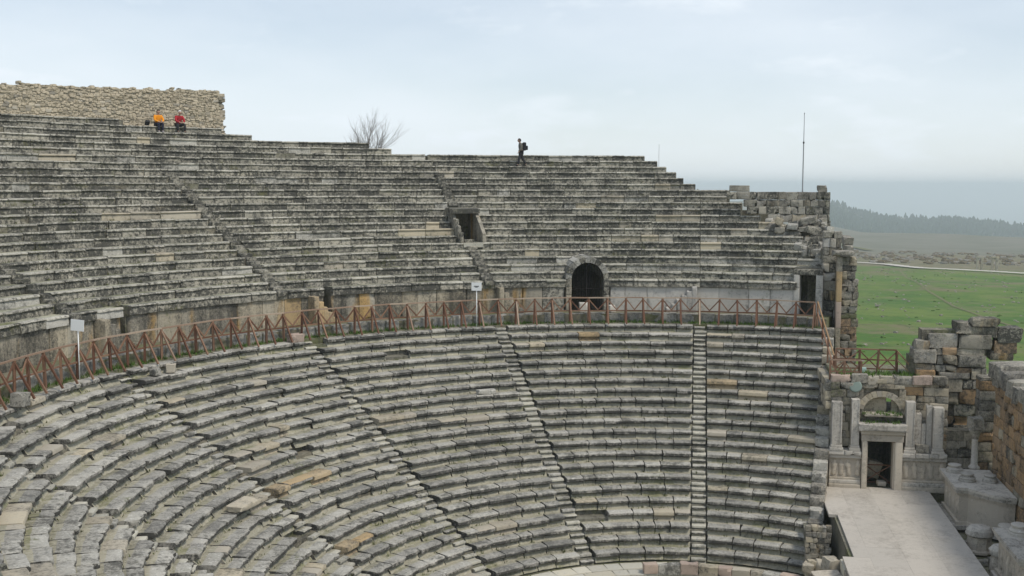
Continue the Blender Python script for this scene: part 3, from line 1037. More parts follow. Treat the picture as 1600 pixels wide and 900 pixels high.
# pilasters
for x0, x1, z0, z1, br in ((5.58, 6.02, 4.52, 6.38, 0), (6.42, 6.76, 4.48, 6.52, 1), (8.74, 9.12, 4.60, 6.50, 1), (9.90, 10.32, 4.60, 6.28, 1)):
    p = part_box('pilaster', vb, ((x0 + x1) / 2, YV, z0), x0, x1, YV - .10, YV + .30, ZS + 1.92, z1, M['marble'], .012)
    vbox(p, 'pilaster_base', x0 - .07, x1 + .07, ZS + 1.66, ZS + 1.80, YV - .16, YV + .36, 'marble')
    vbox(p, 'pilaster_base', x0 - .03, x1 + .03, ZS + 1.80, ZS + 1.92, YV - .13, YV + .34, 'marble')
    vbox(p, 'raised_edge', x0 + .01, x0 + .06, ZS + 2.0, z1 - .1, YV - .125, YV - .05, 'marble')
    vbox(p, 'raised_edge', x1 - .06, x1 - .01, ZS + 2.0, z1 - .1, YV - .125, YV - .05, 'marble')
for x0, x1, z1 in ((9.16, 9.42, 5.95), (9.44, 9.62, 5.5), (9.64, 9.88, 6.30)):
    vbox(vb, 'broken_slab', x0, x1, ZS + 1.66, z1, YV + .12, YV + .34, 'marble', RUIN)
vbox(vb, 'broken_block', 9.2, 9.75, ZS + 1.68, ZS + 2.05, YV - .05, YV + .3, 'rough', RUIN)
# masonry behind the pilasters
def ashlar(parent, name, x0, x1, z0, z1, y0, depth, ch, mean, mats, holes=(), kind=ROCK, jit=.006, tilt=.006, rr=None):
    z = z0
    while z < z1 - .05:
        h = min(ch * rr.uniform(.85, 1.18), z1 - z)
        x = x0
        while x < x1 - .02:
            w = min(mean * rr.uniform(.6, 1.45), x1 - x)
            if x1 - (x + w) < .15: w = x1 - x
            cx, cz = x + w / 2, z + h / 2
            if not any(hx0 < cx < hx1 and hz0 < cz < hz1 for hx0, hx1, hz0, hz1 in holes):
                block(parent, name, (cx, y0 + depth / 2 + rr.gauss(0, jit * 1.5), cz), (w - .012, depth, h - .012), M[rr.choice(mats)], 0, kind, tilt, jit, rr)
            x += w
        z += h
ashlar(vb, 'wall_block', 5.55, 6.75, 4.3, 7.2, YV + .4, .5, .36, .55, ('rough', 'tan', 'podium', 'core'), (), ROCK, .012, .01, r)
ashlar(vb, 'wall_block', 6.7, 8.75, 6.95, 7.45, YV + .45, .5, .25, .55, ('tan', 'podium', 'tan'), (), ROCK, .01, .008, r)
ashlar(vb, 'wall_block', 8.7, 10.6, 4.3, 7.25, YV + .5, .5, .34, .6, ('ochre', 'podium', 'rough', 'tan'), (), ROCK, .012, .01, r)
# relieving arch over the door
arch = part_box('relieving_arch', vb, (7.75, YV + .5, 5.9), 6.95, 8.0, YV + .72, YV + .9, 5.75, 6.72, M['tan'], .02)
nv = 12
for q in range(nv):
    t0, t1 = math.pi * (.06 + .88 * q / nv) + .006, math.pi * (.06 + .88 * (q + 1) / nv) - .006
    V = []
    for yv in (YV + .42, YV + .95):
        for rad, tt in ((.80, t0), (.80, t1), (1.08, t1), (1.08, t0)):
            V.append((7.76 + rad * math.cos(tt), yv, 5.86 + rad * .92 * math.sin(tt)))
    link('voussoir', mesh('small_voussoir', V, [(0, 3, 2, 1), (4, 5, 6, 7), (0, 1, 5, 4), (1, 2, 6, 5), (2, 3, 7, 6), (3, 0, 4, 7)], M['tan'], False), arch)
vbox(vb, 'lunette_slab', 8.22, 8.5, 5.75, 6.45, YV + .72, YV + .9, 'tan', ROCK)
vbox(vb, 'backing_slab', 6.62, 8.8, 6.58, 7.2, YV + .76, YV + .94, 'podium', ROCK)
vbox(vb, 'sill', 6.98, 8.6, 5.78, 5.90, YV - .05, YV + .5, 'cream', ROCK)
vbox(vb, 'spandrel', 6.62, 6.98, 5.5, 6.95, YV + .48, YV + .95, 'podium', ROCK)
vbox(vb, 'spandrel', 8.52, 8.80, 5.5, 6.95, YV + .48, YV + .95, 'podium', ROCK)
# chamber behind the door
for x0, x1, y0, y1, z0, z1 in ((6.55, 7.05, 15.5, 19, 2.4, 5.6), (8.35, 8.8, 15.5, 19, 2.4, 5.6), (6.5, 8.9, 18.6, 19.2, 2.4, 5.6), (6.5, 8.9, 15.3, 19, 5.5, 5.72)):
    V, F = lattice_box(np.array([x0, x1]), np.array([y0, y1]), np.array([z0, z1]))
    link('chamber_wall', mesh('chamber_wall', V, F, M['core'], False), vb)
V, F = lattice_box(np.array([5.7, 10.6]), np.array([15.6, 19.5]), np.array([7.2, 7.42]))
V2, F2 = lattice_box(np.array([5.4, 12.6]), np.array([15.12, 19.6]), np.array([-1.0, 2.46]))
struct(link('foundation', mesh('foundation', V2, F2, M['earth'], False)))
struct(link('terrace', mesh('terrace', V, F, M['earth'], False)))
V, F = lattice_box(np.array([5.65, 6.6]), np.array([15.9, 19.5]), np.array([2.0, 7.18]))
struct(link('terrace_base', mesh('terrace_base', V, F, M['core'], False)))
xx = 5.55
while xx < 10.5:
    w = r.uniform(.4, .9)
    block(vb, 'parapet_block', (xx + w / 2, YV + .62 + r.uniform(-.05, .08), 7.33 + r.uniform(-.06, .08)), (w - .02, .5, .36 + r.uniform(-.08, .1)), M[r.choice(('tan', 'rough', 'podium', 'pink'))], 0, RUIN, .03, .01, r)
    xx += w
for k in range(9):
    yy = 15.8 + .7 * k
    for q in range(3):
        block(vb, 'side_block', (5.58 + r.uniform(-.03, .03), yy, 7.2 - q * .42 - .2), (.5, .68, .41), M[r.choice(('rough', 'podium', 'tan'))], 0, ROCK + RUIN, .015, .01, r)
# timber barrier in the doorway
root = thing('timber_barrier', 'brown timber barrier with a crossed brace standing in the side door', 'barrier', (7.7, 15.75, ZS))
bar(root, 'rail', (7.1, 15.75, 3.42), (8.3, 15.75, 3.42), .05, M['wood'])
bar(root, 'rail', (7.1, 15.75, 2.62), (8.3, 15.75, 2.62), .05, M['wood'])
bar(root, 'brace', (7.12, 15.75, 2.62), (8.28, 15.75, 3.42), .045, M['wood'])
bar(root, 'brace', (7.12, 15.80, 3.42), (8.28, 15.80, 2.62), .045, M['wood'])
tag(link('fallen_block', RUIN[4], None, (7.5, 16.3, 3.15), (.1, .3, .4), (.75, .6, .75), M['tan']), 'tilted pale block inside the dark side door', 'block')
tag(link('fallen_block', RUIN[8], None, (7.85, 15.45, ZS + .12), (.1, .1, .2), (.36, .26, .20), M['cream']), 'small pale stone on the sill of the side door', 'block')

# floodlight and box on the terrace edge
root = thing('floodlight', 'grey green round floodlight on a short bracket above the left pilasters', 'lamp', (6.65, 15.6, 6.6))
v, f = lathe([(.05, -.16), (.20, -.10), (.27, .05), (.28, .09), (.22, .10)], 18)
link('lamp_head', mesh('lamp_head', v, f, M['lamp']), root, (6.62, 15.45, 7.02), (R_(70), 0, R_(-8)))
bar(root, 'bracket', (6.65, 15.62, 6.6), (6.65, 15.56, 7.0), .05, M['iron'])
root = thing('junction_box', 'pale green plastic box under the terrace railing', 'box', (7.1, 16.9, 7.45))
block(root, 'case', (7.12, 16.7, 7.58), (.20, .14, .22), M['box'], 0, CLEAN, 0, 0, r)
block(root, 'lid', (7.12, 16.62, 7.58), (.17, .03, .19), M['box'], 0, CLEAN, 0, 0, r)

# ------------------------------------------------------------------ ruined pier behind the side wall
root = thing('ruined_pier', 'ruined pier of rough grey and ochre blocks behind the right of the side wall', 'ruin', (10.9, 16.5, 4))
def el(px, py, Y):      # elevation drawing measured in picture units at the pier's distance
    d = (Y + 35.67) / 1736.5
    return (px - 1106.5) * d * 1.0, 16.0 - (py - 289.0 - .002 * (px - 800)) * d * 1.0
pier = [(430,30,605,90,'r'),(330,60,430,140,'r'),(390,90,595,165,'t'),(355,140,560,240,'t'),(595,90,750,200,'r'),(575,175,720,265,'o'),(555,245,700,312,'r'),
        (160,140,345,242,'r'),(75,190,165,275,'r'),(170,235,250,285,'t'),(250,235,340,285,'o'),(335,235,515,288,'g'),
        (65,250,210,345,'g'),(213,285,254,350,'g'),(255,285,350,355,'r'),(355,285,530,368,'r'),(80,345,205,392,'g'),(85,390,205,442,'o'),(206,352,272,400,'g'),
        (272,355,345,405,'r'),(320,368,445,406,'o'),(440,368,500,448,'t'),(500,368,535,448,'r'),(235,402,432,448,'g'),(135,432,256,532,'o'),(256,446,388,535,'g'),(388,448,446,512,'r'),(448,450,532,512,'r'),
        (140,535,365,622,'t'),(365,512,495,622,'o'),(75,490,145,600,'p'),(70,600,150,658,'p'),(150,622,216,700,'o'),(215,622,335,705,'t'),(335,622,505,702,'r'),
        (335,702,525,762,'o'),(335,762,490,832,'r'),(335,832,490,905,'r'),(150,700,335,780,'o'),(150,780,335,900,'t'),(490,512,535,640,'o'),(500,640,540,760,'r')]
mk = {'r': 'rough', 't': 'podium', 'o': 'ochre', 'g': 'rough', 'p': 'pink'}
r = random.Random(91)
for (a0, b0, a1, b1, c) in pier:
    Y = 16.3 + r.uniform(-.14, .10) + (.25 if b0 > 600 else 0)
    x0, z1 = el(1400 + a0 / 4.5, 480 + b0 / 4.5, Y)
    x1, z0 = el(1400 + a1 / 4.5, 480 + b1 / 4.5, Y)
    dp = r.uniform(.9, 1.25)
    block(root, 'pier_block', ((x0 + x1) / 2, Y + dp / 2, (z0 + z1) / 2), (x1 - x0 - .01, dp, z1 - z0 - .01), M[mk[c] if c not in 'rg' else r.choice(('rough', 'podium', 'podium', 'upper'))], 0, RUIN, .02, .006, r)
for x0, x1, z1 in ((9.1, 11.9, 8.3), (9.6, 11.6, 9.5)):
    V, F = lattice_box(np.array([x0, x1]), np.array([16.7, 17.6]), np.array([2.2, z1]))
    link('pier_core', mesh('pier_core', V, F, M['core'], False), root)

# ------------------------------------------------------------------ ochre wall along the back of the stage
root = thing('stage_back_wall', 'tall ochre stone wall along the right side of the stage', 'wall', (12.6, 8, 2))
r = random.Random(95)
YB = 14.0
z = 2.0
while z < 7.5:
    h = r.uniform(.38, .52)
    y = YB
    while y > 0:
        w = r.uniform(.55, 1.15)
        block(root, 'wall_block', (12.45 + r.gauss(0, .015), y - w / 2, z + h / 2), (.6, w - .012, h - .012), M[r.choice(('ochre', 'ochre', 'ochre', 'ochre', 'podium'))], 0, ROCK + RUIN, .006, .005, r)
        y -= w
    x = 12.75
    while x < 13.6:
        w = r.uniform(.4, .6)
        block(root, 'wall_block', (x + w / 2, YB - .28, z + h / 2), (w, .5, h - .012), M[r.choice(('ochre', 'orange', 'podium'))], 0, ROCK, .008, .006, r)
        x += w
    z += h
y = YB + .2
while y > 0:
    w = r.uniform(.7, 1.2)
    block(root, 'coping_block', (12.75 + r.gauss(0, .05), y - w / 2, 7.75 + r.uniform(-.1, .2)), (1.35, w - .03, .62 + r.uniform(-.1, .25)), M['rough'], 0, RUIN, .04, .02, r)
    y -= w
block(root, 'coping_block', (12.7, 13.7, 8.2), (1.5, 1.2, .65), M['rough'], .1, RUIN, .05, 0, r)
V, F = lattice_box(np.array([12.6, 13.8]), np.array([0., 13.9]), np.array([0, 7.4]))
link('wall_core', mesh('back_core', V, F, M['core'], False), root)
root = thing('wall_stub', 'short ochre wall stub between the ruined pier and the ochre back wall', 'wall', (12.1, 15.4, 2))
ashlar(root, 'wall_block', 11.75, 12.5, 2.2, 7.7, 14.9, .8, .44, .7, ('ochre', 'ochre', 'podium', 'rough'), (), ROCK, .01, .008, r)
ashlar(root, 'wall_block', 10.5, 11.8, 2.2, 5.2, 15.5, .6, .42, .7, ('podium', 'rough', 'tan'), (), ROCK, .01, .008, r)

# curved statue podium with column bases
def podium(label, x0, y0, y1, z0, z1, notch):
    root = thing('statue_podium', label, 'podium', ((x0 + 11) / 2, (y0 + y1) / 2, z0))
    def outline(off):
        P = [(x0 - off, y1 + off), (x0 - off, y0 + notch - off)]
        for q in range(9):     # concave sweep towards the wall
            t = q / 8
            cx, cy = x0 + .35 + 1.45 * t, y0 + notch * (1 - t) ** 2 - .15 * math.sin(math.pi * t) * 0
            P.append((cx - off * .3, cy - off))
        P += [(12.1, y0 - off), (12.1, y1 + off)]
        return P
    prof = [(.20, z0, z0 + .16, 'marble', 'plinth'), (.10, z0 + .16, z0 + .30, 'cream', 'base_moulding'), (.0, z0 + .30, z1 - .36, 'cream', 'die'),
            (.06, z1 - .36, z1 - .25, 'cream', 'cornice'), (.14, z1 - .25, z1 - .12, 'marble', 'cornice'), (.20, z1 - .12, z1, 'marble', 'cap')]
    for off, za, zb, m, nm in prof:
        P = outline(off)
        n = len(P)
        V = [(x, y, za) for x, y in P] + [(x, y, zb) for x, y in P]
        F = [tuple(range(n)), tuple(range(2 * n - 1, n - 1, -1))] + [(q, n + q, n + (q + 1) % n, (q + 1) % n) for q in range(n)]
        link(nm, mesh(nm, V, [f[::-1] for f in F][:0] or F, M[m], False), root)
    for q in range(4):
        fv, ff = lathe([(.02, 0), (.09, .06), (.07, .22), (.10, .40), (.11, .48), (.05, .56), (.06, .63), (.02, .68)], 10)
        link('relief_figure', mesh('relief_figure', fv, ff, M['cream']), root, (x0 + .0, y1 - .5 - q * (y1 - y0 - notch - .6) / 3.2, z0 + .42), (0, 0, 0), (.6, 1.1, 1.1))
    return root
podium('carved curved podium with moulded cap beside the right edge of the stage', 10.25, 9.9, 13.9, 2.05, 3.8, 1.25)
podium('carved podium with moulded cap in the bottom right corner', 10.45, 1.5, 5.6, 2.0, 3.75, 1.0)
BASE = [(.36, 0), (.36, .07), (.33, .10), (.345, .15), (.31, .20), (.25, .22), (.245, .26), (.285, .30), (.285, .34), (.25, .36)]
def colbase(label, x, y, z, s=1.0, m='marble', rot=(0, 0, 0)):
    v, f = lathe(BASE, 24)
    o = link('moulded_drum', mesh('moulded_drum', v, f, M[m]), None, (x, y, z), rot, (s, s, s))
    o.data.set_sharp_from_angle(angle=R_(40))
    return tag(o, label, 'column drum')
colbase('round moulded column base on the far corner of the curved podium', 10.55, 13.55, 3.80, .95)
colbase('round moulded column base in the middle of the curved podium', 10.75, 12.1, 3.80, .95)
colbase('round moulded column base at the back of the curved podium, near the wall', 11.65, 12.1, 3.80, .85)
colbase('round moulded column base on the podium in the bottom right corner', 11.0, 5.1, 3.75, 1.05)
# octagonal pedestal, shaft and drums beside the stage edge
root = thing('octagonal_pedestal', 'octagonal pale pedestal with round moulded top beside the stage edge', 'pedestal', (10.45, 8.4, 2.0))
v, f = lathe([(.50, 0), (.50, .08), (.44, .14), (.44, .62), (.46, .66)], 8)
link('drum', flat_normals(mesh('oct_drum', v, f, M['cream'])), root, (10.45, 8.4, 2.0), (0, 0, R_(22)))
v, f = lathe([(.50, 0), (.52, .07), (.47, .13), (.49, .19), (.42, .24), (.40, .30), (.36, .33), (.10, .35), (.08, .37)], 24)
link('moulded_top', mesh('oct_top', v, f, M['marble']), root, (10.45, 8.4, 2.66))
root = thing('column_shaft', 'short broken column shaft standing behind the octagonal pedestal', 'column', (11.35, 8.0, 1.9))
v, f = lathe([(.30, 0), (.27, .1), (.27, 1.0), (.33, 1.05), (.36, 1.22), (.32, 1.26)], 20)
link('shaft', mesh('short_shaft', v, f, M['marble']), root, (11.35, 8.0, 1.95))
v, f = lathe(BASE, 20)
link('shaft_base', mesh('shaft_base', v, f, M['marble']), root, (11.35, 8.0, 1.75))
root = thing('round_pedestal', 'round pale pedestal with flared moulded top near the bottom right corner', 'pedestal', (10.75, 6.3, 1.9))
v, f = lathe([(.44, 0), (.42, .1), (.40, .5), (.36, .58), (.37, .62)], 10)
link('drum', mesh('round_drum', v, f, M['cream']), root, (10.75, 6.3, 1.95))
v, f = lathe([(.38, 0), (.44, .06), (.42, .13), (.46, .20), (.40, .26), (.33, .34), (.28, .36)], 24)
link('moulded_top', mesh('round_top', v, f, M['marble']), root, (10.75, 6.3, 2.57))
root = thing('slender_column', 'slender grey column with a capital at the far end of the podium', 'column', (11.5, 14.3, 3.8))
v, f = lathe([(.24, 0), (.24, .08), (.17, .14), (.14, .2), (.125, 1.25), (.14, 1.3)], 18)
link('shaft', mesh('slender_shaft', v, f, M['marble']), root, (11.5, 14.3, 3.8))
v, f = lathe([(.14, 0), (.16, .1), (.24, .32), (.28, .36), (.28, .44)], 14)
link('capital', mesh('capital', v, f, M['rough']), root, (11.5, 14.3, 5.1))
link('loose_cap_stone', RUIN[3], root, (11.55, 14.3, 5.8), (0, 0, .3), (.6, .6, .5), M['rough'])
# rubble in the trench beside the stage
r = random.Random(97)
V, F = lattice_box(np.array([9.6, 12.4]), np.array([-4., 15.4]), np.array([1.0, 1.92]))
struct(link('trench_floor', mesh('trench_floor', V, F, M['earth'], False)))
for k, (x, y, s) in enumerate(((10.1, 14.5, .35), (10.3, 9.3, .4), (10.9, 7.2, .45), (10.2, 7.1, .35))):
    lab = ('dark stone in the gap at the far right corner of the stage', 'flat stone in the trench at the foot of the curved podium',
           'flat stone in the trench beyond the round pedestal', 'broken stone in the trench close to the stage edge')[k]
    tag(link('trench_stone', RUIN[k], None, (x, y, 1.92 + s * .2), (.1, .1, k), (s * 1.6, s * 1.2, s * .6), M['rough']), lab, 'stone')

# ------------------------------------------------------------------ corner pillar and ruined outer wall at the right end of the upper seats
root = thing('corner_pillar', 'tall corner pillar of stacked blocks beyond the right end of the upper seats', 'pillar', (7.1, 23.6, 3))
r = random.Random(101)
z = 2.0
while z < 12.3:
    h = r.uniform(.9, 1.6)
    h = min(h, 12.4 - z)
    block(root, 'pilaster_block', (6.66 + r.gauss(0, .006), 23.5, z + h / 2), (.26, .5, h - .006), M[r.choice(('tan', 'pink', 'orange'))], 0, CLEAN, .004, .003, r)
    z += h
z = 2.0
while z < 12.2:
    h = r.uniform(.26, .46)
    x = 6.78
    wmax = 7.62 if z < 11 else 7.5
    while x < wmax - .05:
        w = min(r.uniform(.28, .6), wmax + r.uniform(0, .08) - x)
        block(root, 'pillar_block', (x + w / 2, 23.95 + r.gauss(0, .02), z + h / 2), (w, .7, h), M[r.choice(('ochre', 'podium', 'core', 'rough')) if z < 10.3 else r.choice(('rough', 'podium', 'rough'))], 0, RUIN, .02, .01, r)
        x += w
    z += h
link('pillar_core', mesh('pillar_core', *lattice_box(np.array([6.6, 7.5]), np.array([23.85, 24.6]), np.array([2, 12.0])), M['core'], False), root)
block(root, 'cap_slab', (6.85, 23.6, 12.5), (1.05, 1.1, .28), M['rough'], 0, RUIN, .03, 0, r)
# rough blocks between the door and the pillar
root = thing('jamb_masonry', 'rough grey masonry between the narrow doorway and the corner pillar', 'wall', (6.3, 24.5, Z0))
ashlar(root, 'wall_block', 5.95, 6.9, Z0 - 1.6, 13.6, 24.6, .7, .46, .5, ('rough', 'upper', 'podium', 'pale'), (), ROCK + RUIN, .015, .012, r)
link('wall_core', mesh('jamb_core', *lattice_box(np.array([6.0, 6.8]), np.array([25.0, 26.5]), np.array([3, 12.6])), M['core'], False), root)

root = thing('outer_wall', 'ruined outer wall of squared grey blocks behind the right end of the upper seats', 'wall', (4.2, 31.2, 12))
for row, (z0, x0, h) in enumerate(((13.85, 3.4, .46), (14.31, 2.2, .44), (14.75, 2.0, .40), (15.15, 1.0, .46))):
    x = x0
    while x < 6.85:
        w = min(r.uniform(.38, .78), 6.9 - x)
        if w > .1:
            block(root, 'wall_block', (x + w / 2, 31.3 + r.gauss(0, .02), z0 + h / 2), (w - .012, .6, h - .012), M[r.choice(('rough', 'rough', 'podium', 'upper'))], 0, ROCK + RUIN, .014, .01, r)
        x += w
for z0 in (11.4, 11.85, 12.3, 12.75, 13.2, 13.5):
    x = 4.6
    while x < 6.9:
        w = min(r.uniform(.45, .8), 6.95 - x)
        if w > .1:
            block(root, 'wall_block', (x + w / 2, 31.3 + r.gauss(0, .03), z0 + .22), (w - .012, .6, .44), M['rough'], 0, RUIN, .02, .01, r)
        x += w
tag(link('loose_cap_block', ROCK[3], None, (1.75, 31.3, 15.80), (0, .01, 0), (1.15, .55, .36), M['rough']), 'long loose block lying on the left end of the ruined outer wall', 'block')
tag(link('loose_cap_block', RUIN[6], None, (6.45, 31.3, 15.80), (.02, .02, .1), (.5, .5, .38), M['rough']), 'small loose block on the right corner of the ruined outer wall', 'block')
fb = [(1255, 342, 3.3, 'rough', .9, .32, -8, 'long tilted block fallen in front of the ruined outer wall'),
      (1212, 345, 3.2, 'tan', .42, .42, 20, 'squat tilted block fallen left of the long one under the outer wall'),
      (1262, 357, 2.7, 'upper', .8, .35, 10, 'dark fallen block just below the long tilted block'),
      (1232, 352, 2.9, 'worn', .55, .3, 4, 'pale flat fallen block under the outer wall'),
      (1285, 368, 2.2, 'rough', .62, .5, 12, 'thick fallen block near the right end of the upper seats'),
      (1268, 372, 2.0, 'upper', .6, .4, -20, 'tilted fallen slab leaning at the right end of the upper seats'),
      (1283, 384, 1.4, 'worn', .6, .35, -25, 'worn fallen slab sloping down at the right end of the upper seats'),
      (1312, 372, 1.0, 'rough', .55, .4, 3, 'upper of two blocks topping the right corner of the upper seats'),
      (1314, 384, .9, 'rough', .5, .35, 0, 'lower of two blocks topping the right corner of the upper seats')]
for px, py, dy, m, w, h, rot, lab in fb:
    Y = 26.5 + dy * 1.0
    x, z = el(px, py, Y)
    o = link('fallen_block', r.choice(RUIN), None, (x, Y, z), (r.uniform(-.2, .2), R_(rot), r.uniform(-.3, .3)), (w, .7, h), M[m])
    tag(o, lab, 'block')
root = thing('rubble_fill', 'heap of rubble filling the broken right end of the upper seats', 'rubble', (5.8, 28.5, 10))
for q in range(70):
    t = r.random()
    y = 26.0 + 4.9 * t
    xlo = 6.2 - 3.4 * t
    x = r.uniform(xlo, 6.85)
    zt = 11.9 + (y - 26.0) * .46
    s = r.uniform(.35, .75)
    block(root, 'rubble_stone', (x, y, zt - r.uniform(.0, .5)), (s, s * .8, s * .6), M[r.choice(('rough', 'upper', 'worn'))], r.uniform(0, 3), RUIN, .25, 0, r)
V = [(5.3, 25.6, 4), (6.7, 25.6, 4), (6.7, 31, 4), (2.2, 31, 4), (5.3, 25.6, 11.3), (6.7, 25.6, 11.3), (6.7, 31, 13.6), (2.2, 31, 13.6)]
link('rubble_core', mesh('fill_core', V, [(0, 1, 2, 3), (7, 6, 5, 4), (0, 4, 5, 1), (1, 5, 6, 2), (2, 6, 7, 3), (3, 7, 4, 0)], M['core'], False), root)

# poles
root = thing('tall_pole', 'tall thin grey pole rising from the ruined outer wall', 'pole', (5.35, 31.3, 15.6))
v, f = lathe([(.05, 0), (.035, .1), (.03, 2.8), (.022, 2.9), (.015, 4.5), (.01, 4.6)], 8)
link('shaft', mesh('pole_shaft', v, f, M['steel']), root, (5.35, 31.3, 15.58))
v, f = lathe([(.03, 0), (.05, .02), (.05, .1), (.03, .12)], 8)
link('clamp', mesh('pole_clamp', v, f, M['iron']), root, (5.35, 31.3, 18.4))
link('tip', mesh('pole_tip', *lathe([(.012, 0), (.03, .04), (.012, .08)], 8), M['iron']), root, (5.35, 31.3, 20.1))
root = thing('thin_pole', 'short thin pole standing behind the top of the right hand seats', 'pole', (-3.35, 39.6, 12))
link('shaft', mesh('thin_shaft', *lathe([(.025, 0), (.018, 4), (.012, 6.7)], 6), M['steel']), root, (-3.35, 39.6, 12))
link('foot', mesh('thin_foot', *lathe([(.1, 0), (.1, .1), (.03, .15)], 8), M['steel']), root, (-3.35, 39.6, 12))

# ------------------------------------------------------------------ rubble wall at the top left
root = thing('rubble_wall', 'long tan rubble wall along the top of the left upper seats', 'wall', (*pol(43, 60), 18))
r = np.random.RandomState(11)
link('wall_core', mesh('rubble_wall_core', *ring_boxes([(45.0 + 2 * q, 47.0 + 2 * q, 42.945, 43.9, 16, 21.70 - .038 * q) for q in range(18)], 1.0), M['mortar'], False), root)
big_, V, F = [], [], []
cube_v, cube_f = rough_cube(900, .05, 2, .1)
sm_v, sm_f = lattice_box(np.array([-.5, -.3, .3, .5]), np.array([-.5, .5]), np.array([-.5, -.3, .3, .5]))
a_ = np.abs(sm_v)
sm_v[(a_[:, 0] > .49) & (a_[:, 2] > .49)] *= np.array([.82, 1, .82])
py_r = random.Random(12)
z = 18.4
while z < 21.75:
    h = r.uniform(.09, .17)
    a = 44.75 + (r.rand() * .25) - (.25 if z < 20 else 0)
    while a < 78:
        w = r.uniform(.10, .36)
        da = math.degrees(w / 43.1)
        if a < 47 or r.rand() > .02:
            am = a + da / 2
            x, y = pol(43.08 + r.normal(0, .012), am)
            zz = z + h / 2 + r.normal(0, .035)
            if z + h < 21.86 - .019 * (am - 45) + r.normal(0, .015):
                if w > .30 and h > .145 and len(big_) < 200 and a < 66:
                    big_.append((x, y, zz, w, h, am))
                else:
                    p = sm_v * np.array([w * .98, .36 * r.uniform(.9, 1.05), h * r.uniform(.75, 1.3)]) + r.normal(0, .014, sm_v.shape)
                    c, s = math.cos(R_(am)), math.sin(R_(am))
                    b = len(V)
                    for q in p:
                        V.append((x + q[0] * c - q[1] * s, y + q[0] * s + q[1] * c, zz + q[2]))
                    F += [tuple(b + i for i in ff) for ff in sm_f]
        a += da
    z += h * .97
for x, y, zz, w, h, am in big_:
    block(root, 'wall_stone', (x, y, zz), (w, .38, h * 1.05), M['rubble'], R_(am), RUIN, .05, .01, py_r)
me = mesh('rubble_facing', V, F, M['rubble'])
# colour varies stone by stone through a per-stone attribute
o = link('small_stones', me, root)
struct(o, 'stuff')
for q in range(26):       # broken right end, stepping down
    zz = 18.0 + q * .14
    x, y = pol(43.35 + py_r.uniform(-.2, .4), 44.75 - max(0, (19.4 - zz)) * .8 + py_r.uniform(-.05, .05))
    block(root, 'end_stone', (x, y, zz), (py_r.uniform(.3, .6), .6, .24), M['rubble'], R_(45), RUIN, .08, .02, py_r)
# tumbled stones at the foot of that end
for q, (da, dz, s) in enumerate(((-.6, 18.75, .5), (-1.3, 18.5, .6), (-1.9, 18.4, .45), (-.9, 18.3, .7))):
    x, y = pol(41.6, 44.6 + da)
    tag(link('tumbled_stone', RUIN[q + 2], None, (x, y, dz + .05), (.2, .1, q), (s, s, s * .7), M['rubble']),
        ('tumbled tan stone right at the broken end of the rubble wall', 'large tumbled grey stone right of the rubble wall', 'outermost tumbled stone where the top row of seats begins', 'broad tumbled stone below the broken end of the rubble wall')[q], 'stone')

# ------------------------------------------------------------------ bare tree behind the top row
def bare_tree(x, y, z, label):
    root = thing('bare_tree', label, 'tree', (x, y, z))
    rr = random.Random(77)
    V, F = [], []
    TV, TF = [], []
    def tube(V, F, a, b, r0, r1):
        d = (b - a)
        q = d.to_track_quat('Z', 'Y')
        n = 5
        o = len(V)
        for c, rad in ((a, r0), (b, r1)):
            for k in range(n):
                t = 2 * math.pi * k / n
                V.append(c + q @ Vector((rad * math.cos(t), rad * math.sin(t), 0)))
        for k in range(n):
            k2 = (k + 1) % n
            F.append((o + k, o + k2, o + n + k2, o + n + k))
    def grow(p, d, ln, rad, depth):
        segs = 3
        for s in range(segs):
            d2 = (d + Vector((rr.gauss(0, .13), rr.gauss(0, .13), rr.gauss(.05, .08)))).normalized()
            q = p + d2 * ln / segs
            r1 = rad * .84
            tube(V, F, p, q, rad, r1)
            p, d, rad = q, d2, r1
            if depth < 4 and rr.random() < .75:
                sd = (d + Vector((rr.uniform(-.9, .9), rr.uniform(-.9, .9), rr.uniform(-.1, .5)))).normalized()
                grow(p, sd, ln * rr.uniform(.55, .8), rad * .6, depth + 1)
        if depth < 4:
            for _ in range(2):
                sd = (d + Vector((rr.uniform(-.6, .6), rr.uniform(-.6, .6), rr.uniform(0, .3)))).normalized()
                grow(p, sd, ln * rr.uniform(.5, .75), rad * .7, depth + 1)
    o0 = Vector((0, 0, 0))
    tube(TV, TF, o0, Vector((.05, 0, 2.2)), .14, .11)
    for k in range(13):
        t = 2 * math.pi * k / 13 + rr.uniform(-.4, .4)
        e = rr.uniform(.2, 1.25)
        d = Vector((math.cos(t) * e, math.sin(t) * e, 1.15)).normalized()
        grow(Vector((.05, 0, 2.0 + rr.uniform(-.3, .2))), d, rr.uniform(1.1, 2.0), .04, 1)
    link('trunk', mesh('trunk', TV, TF, M['bark']), root, (x, y, z))
    link('crown', mesh('crown', V, F, M['bark']), root, (x, y, z))
bare_tree(-23.7, 39.4, 15.0, 'leafless grey tree standing behind the top row of seats')

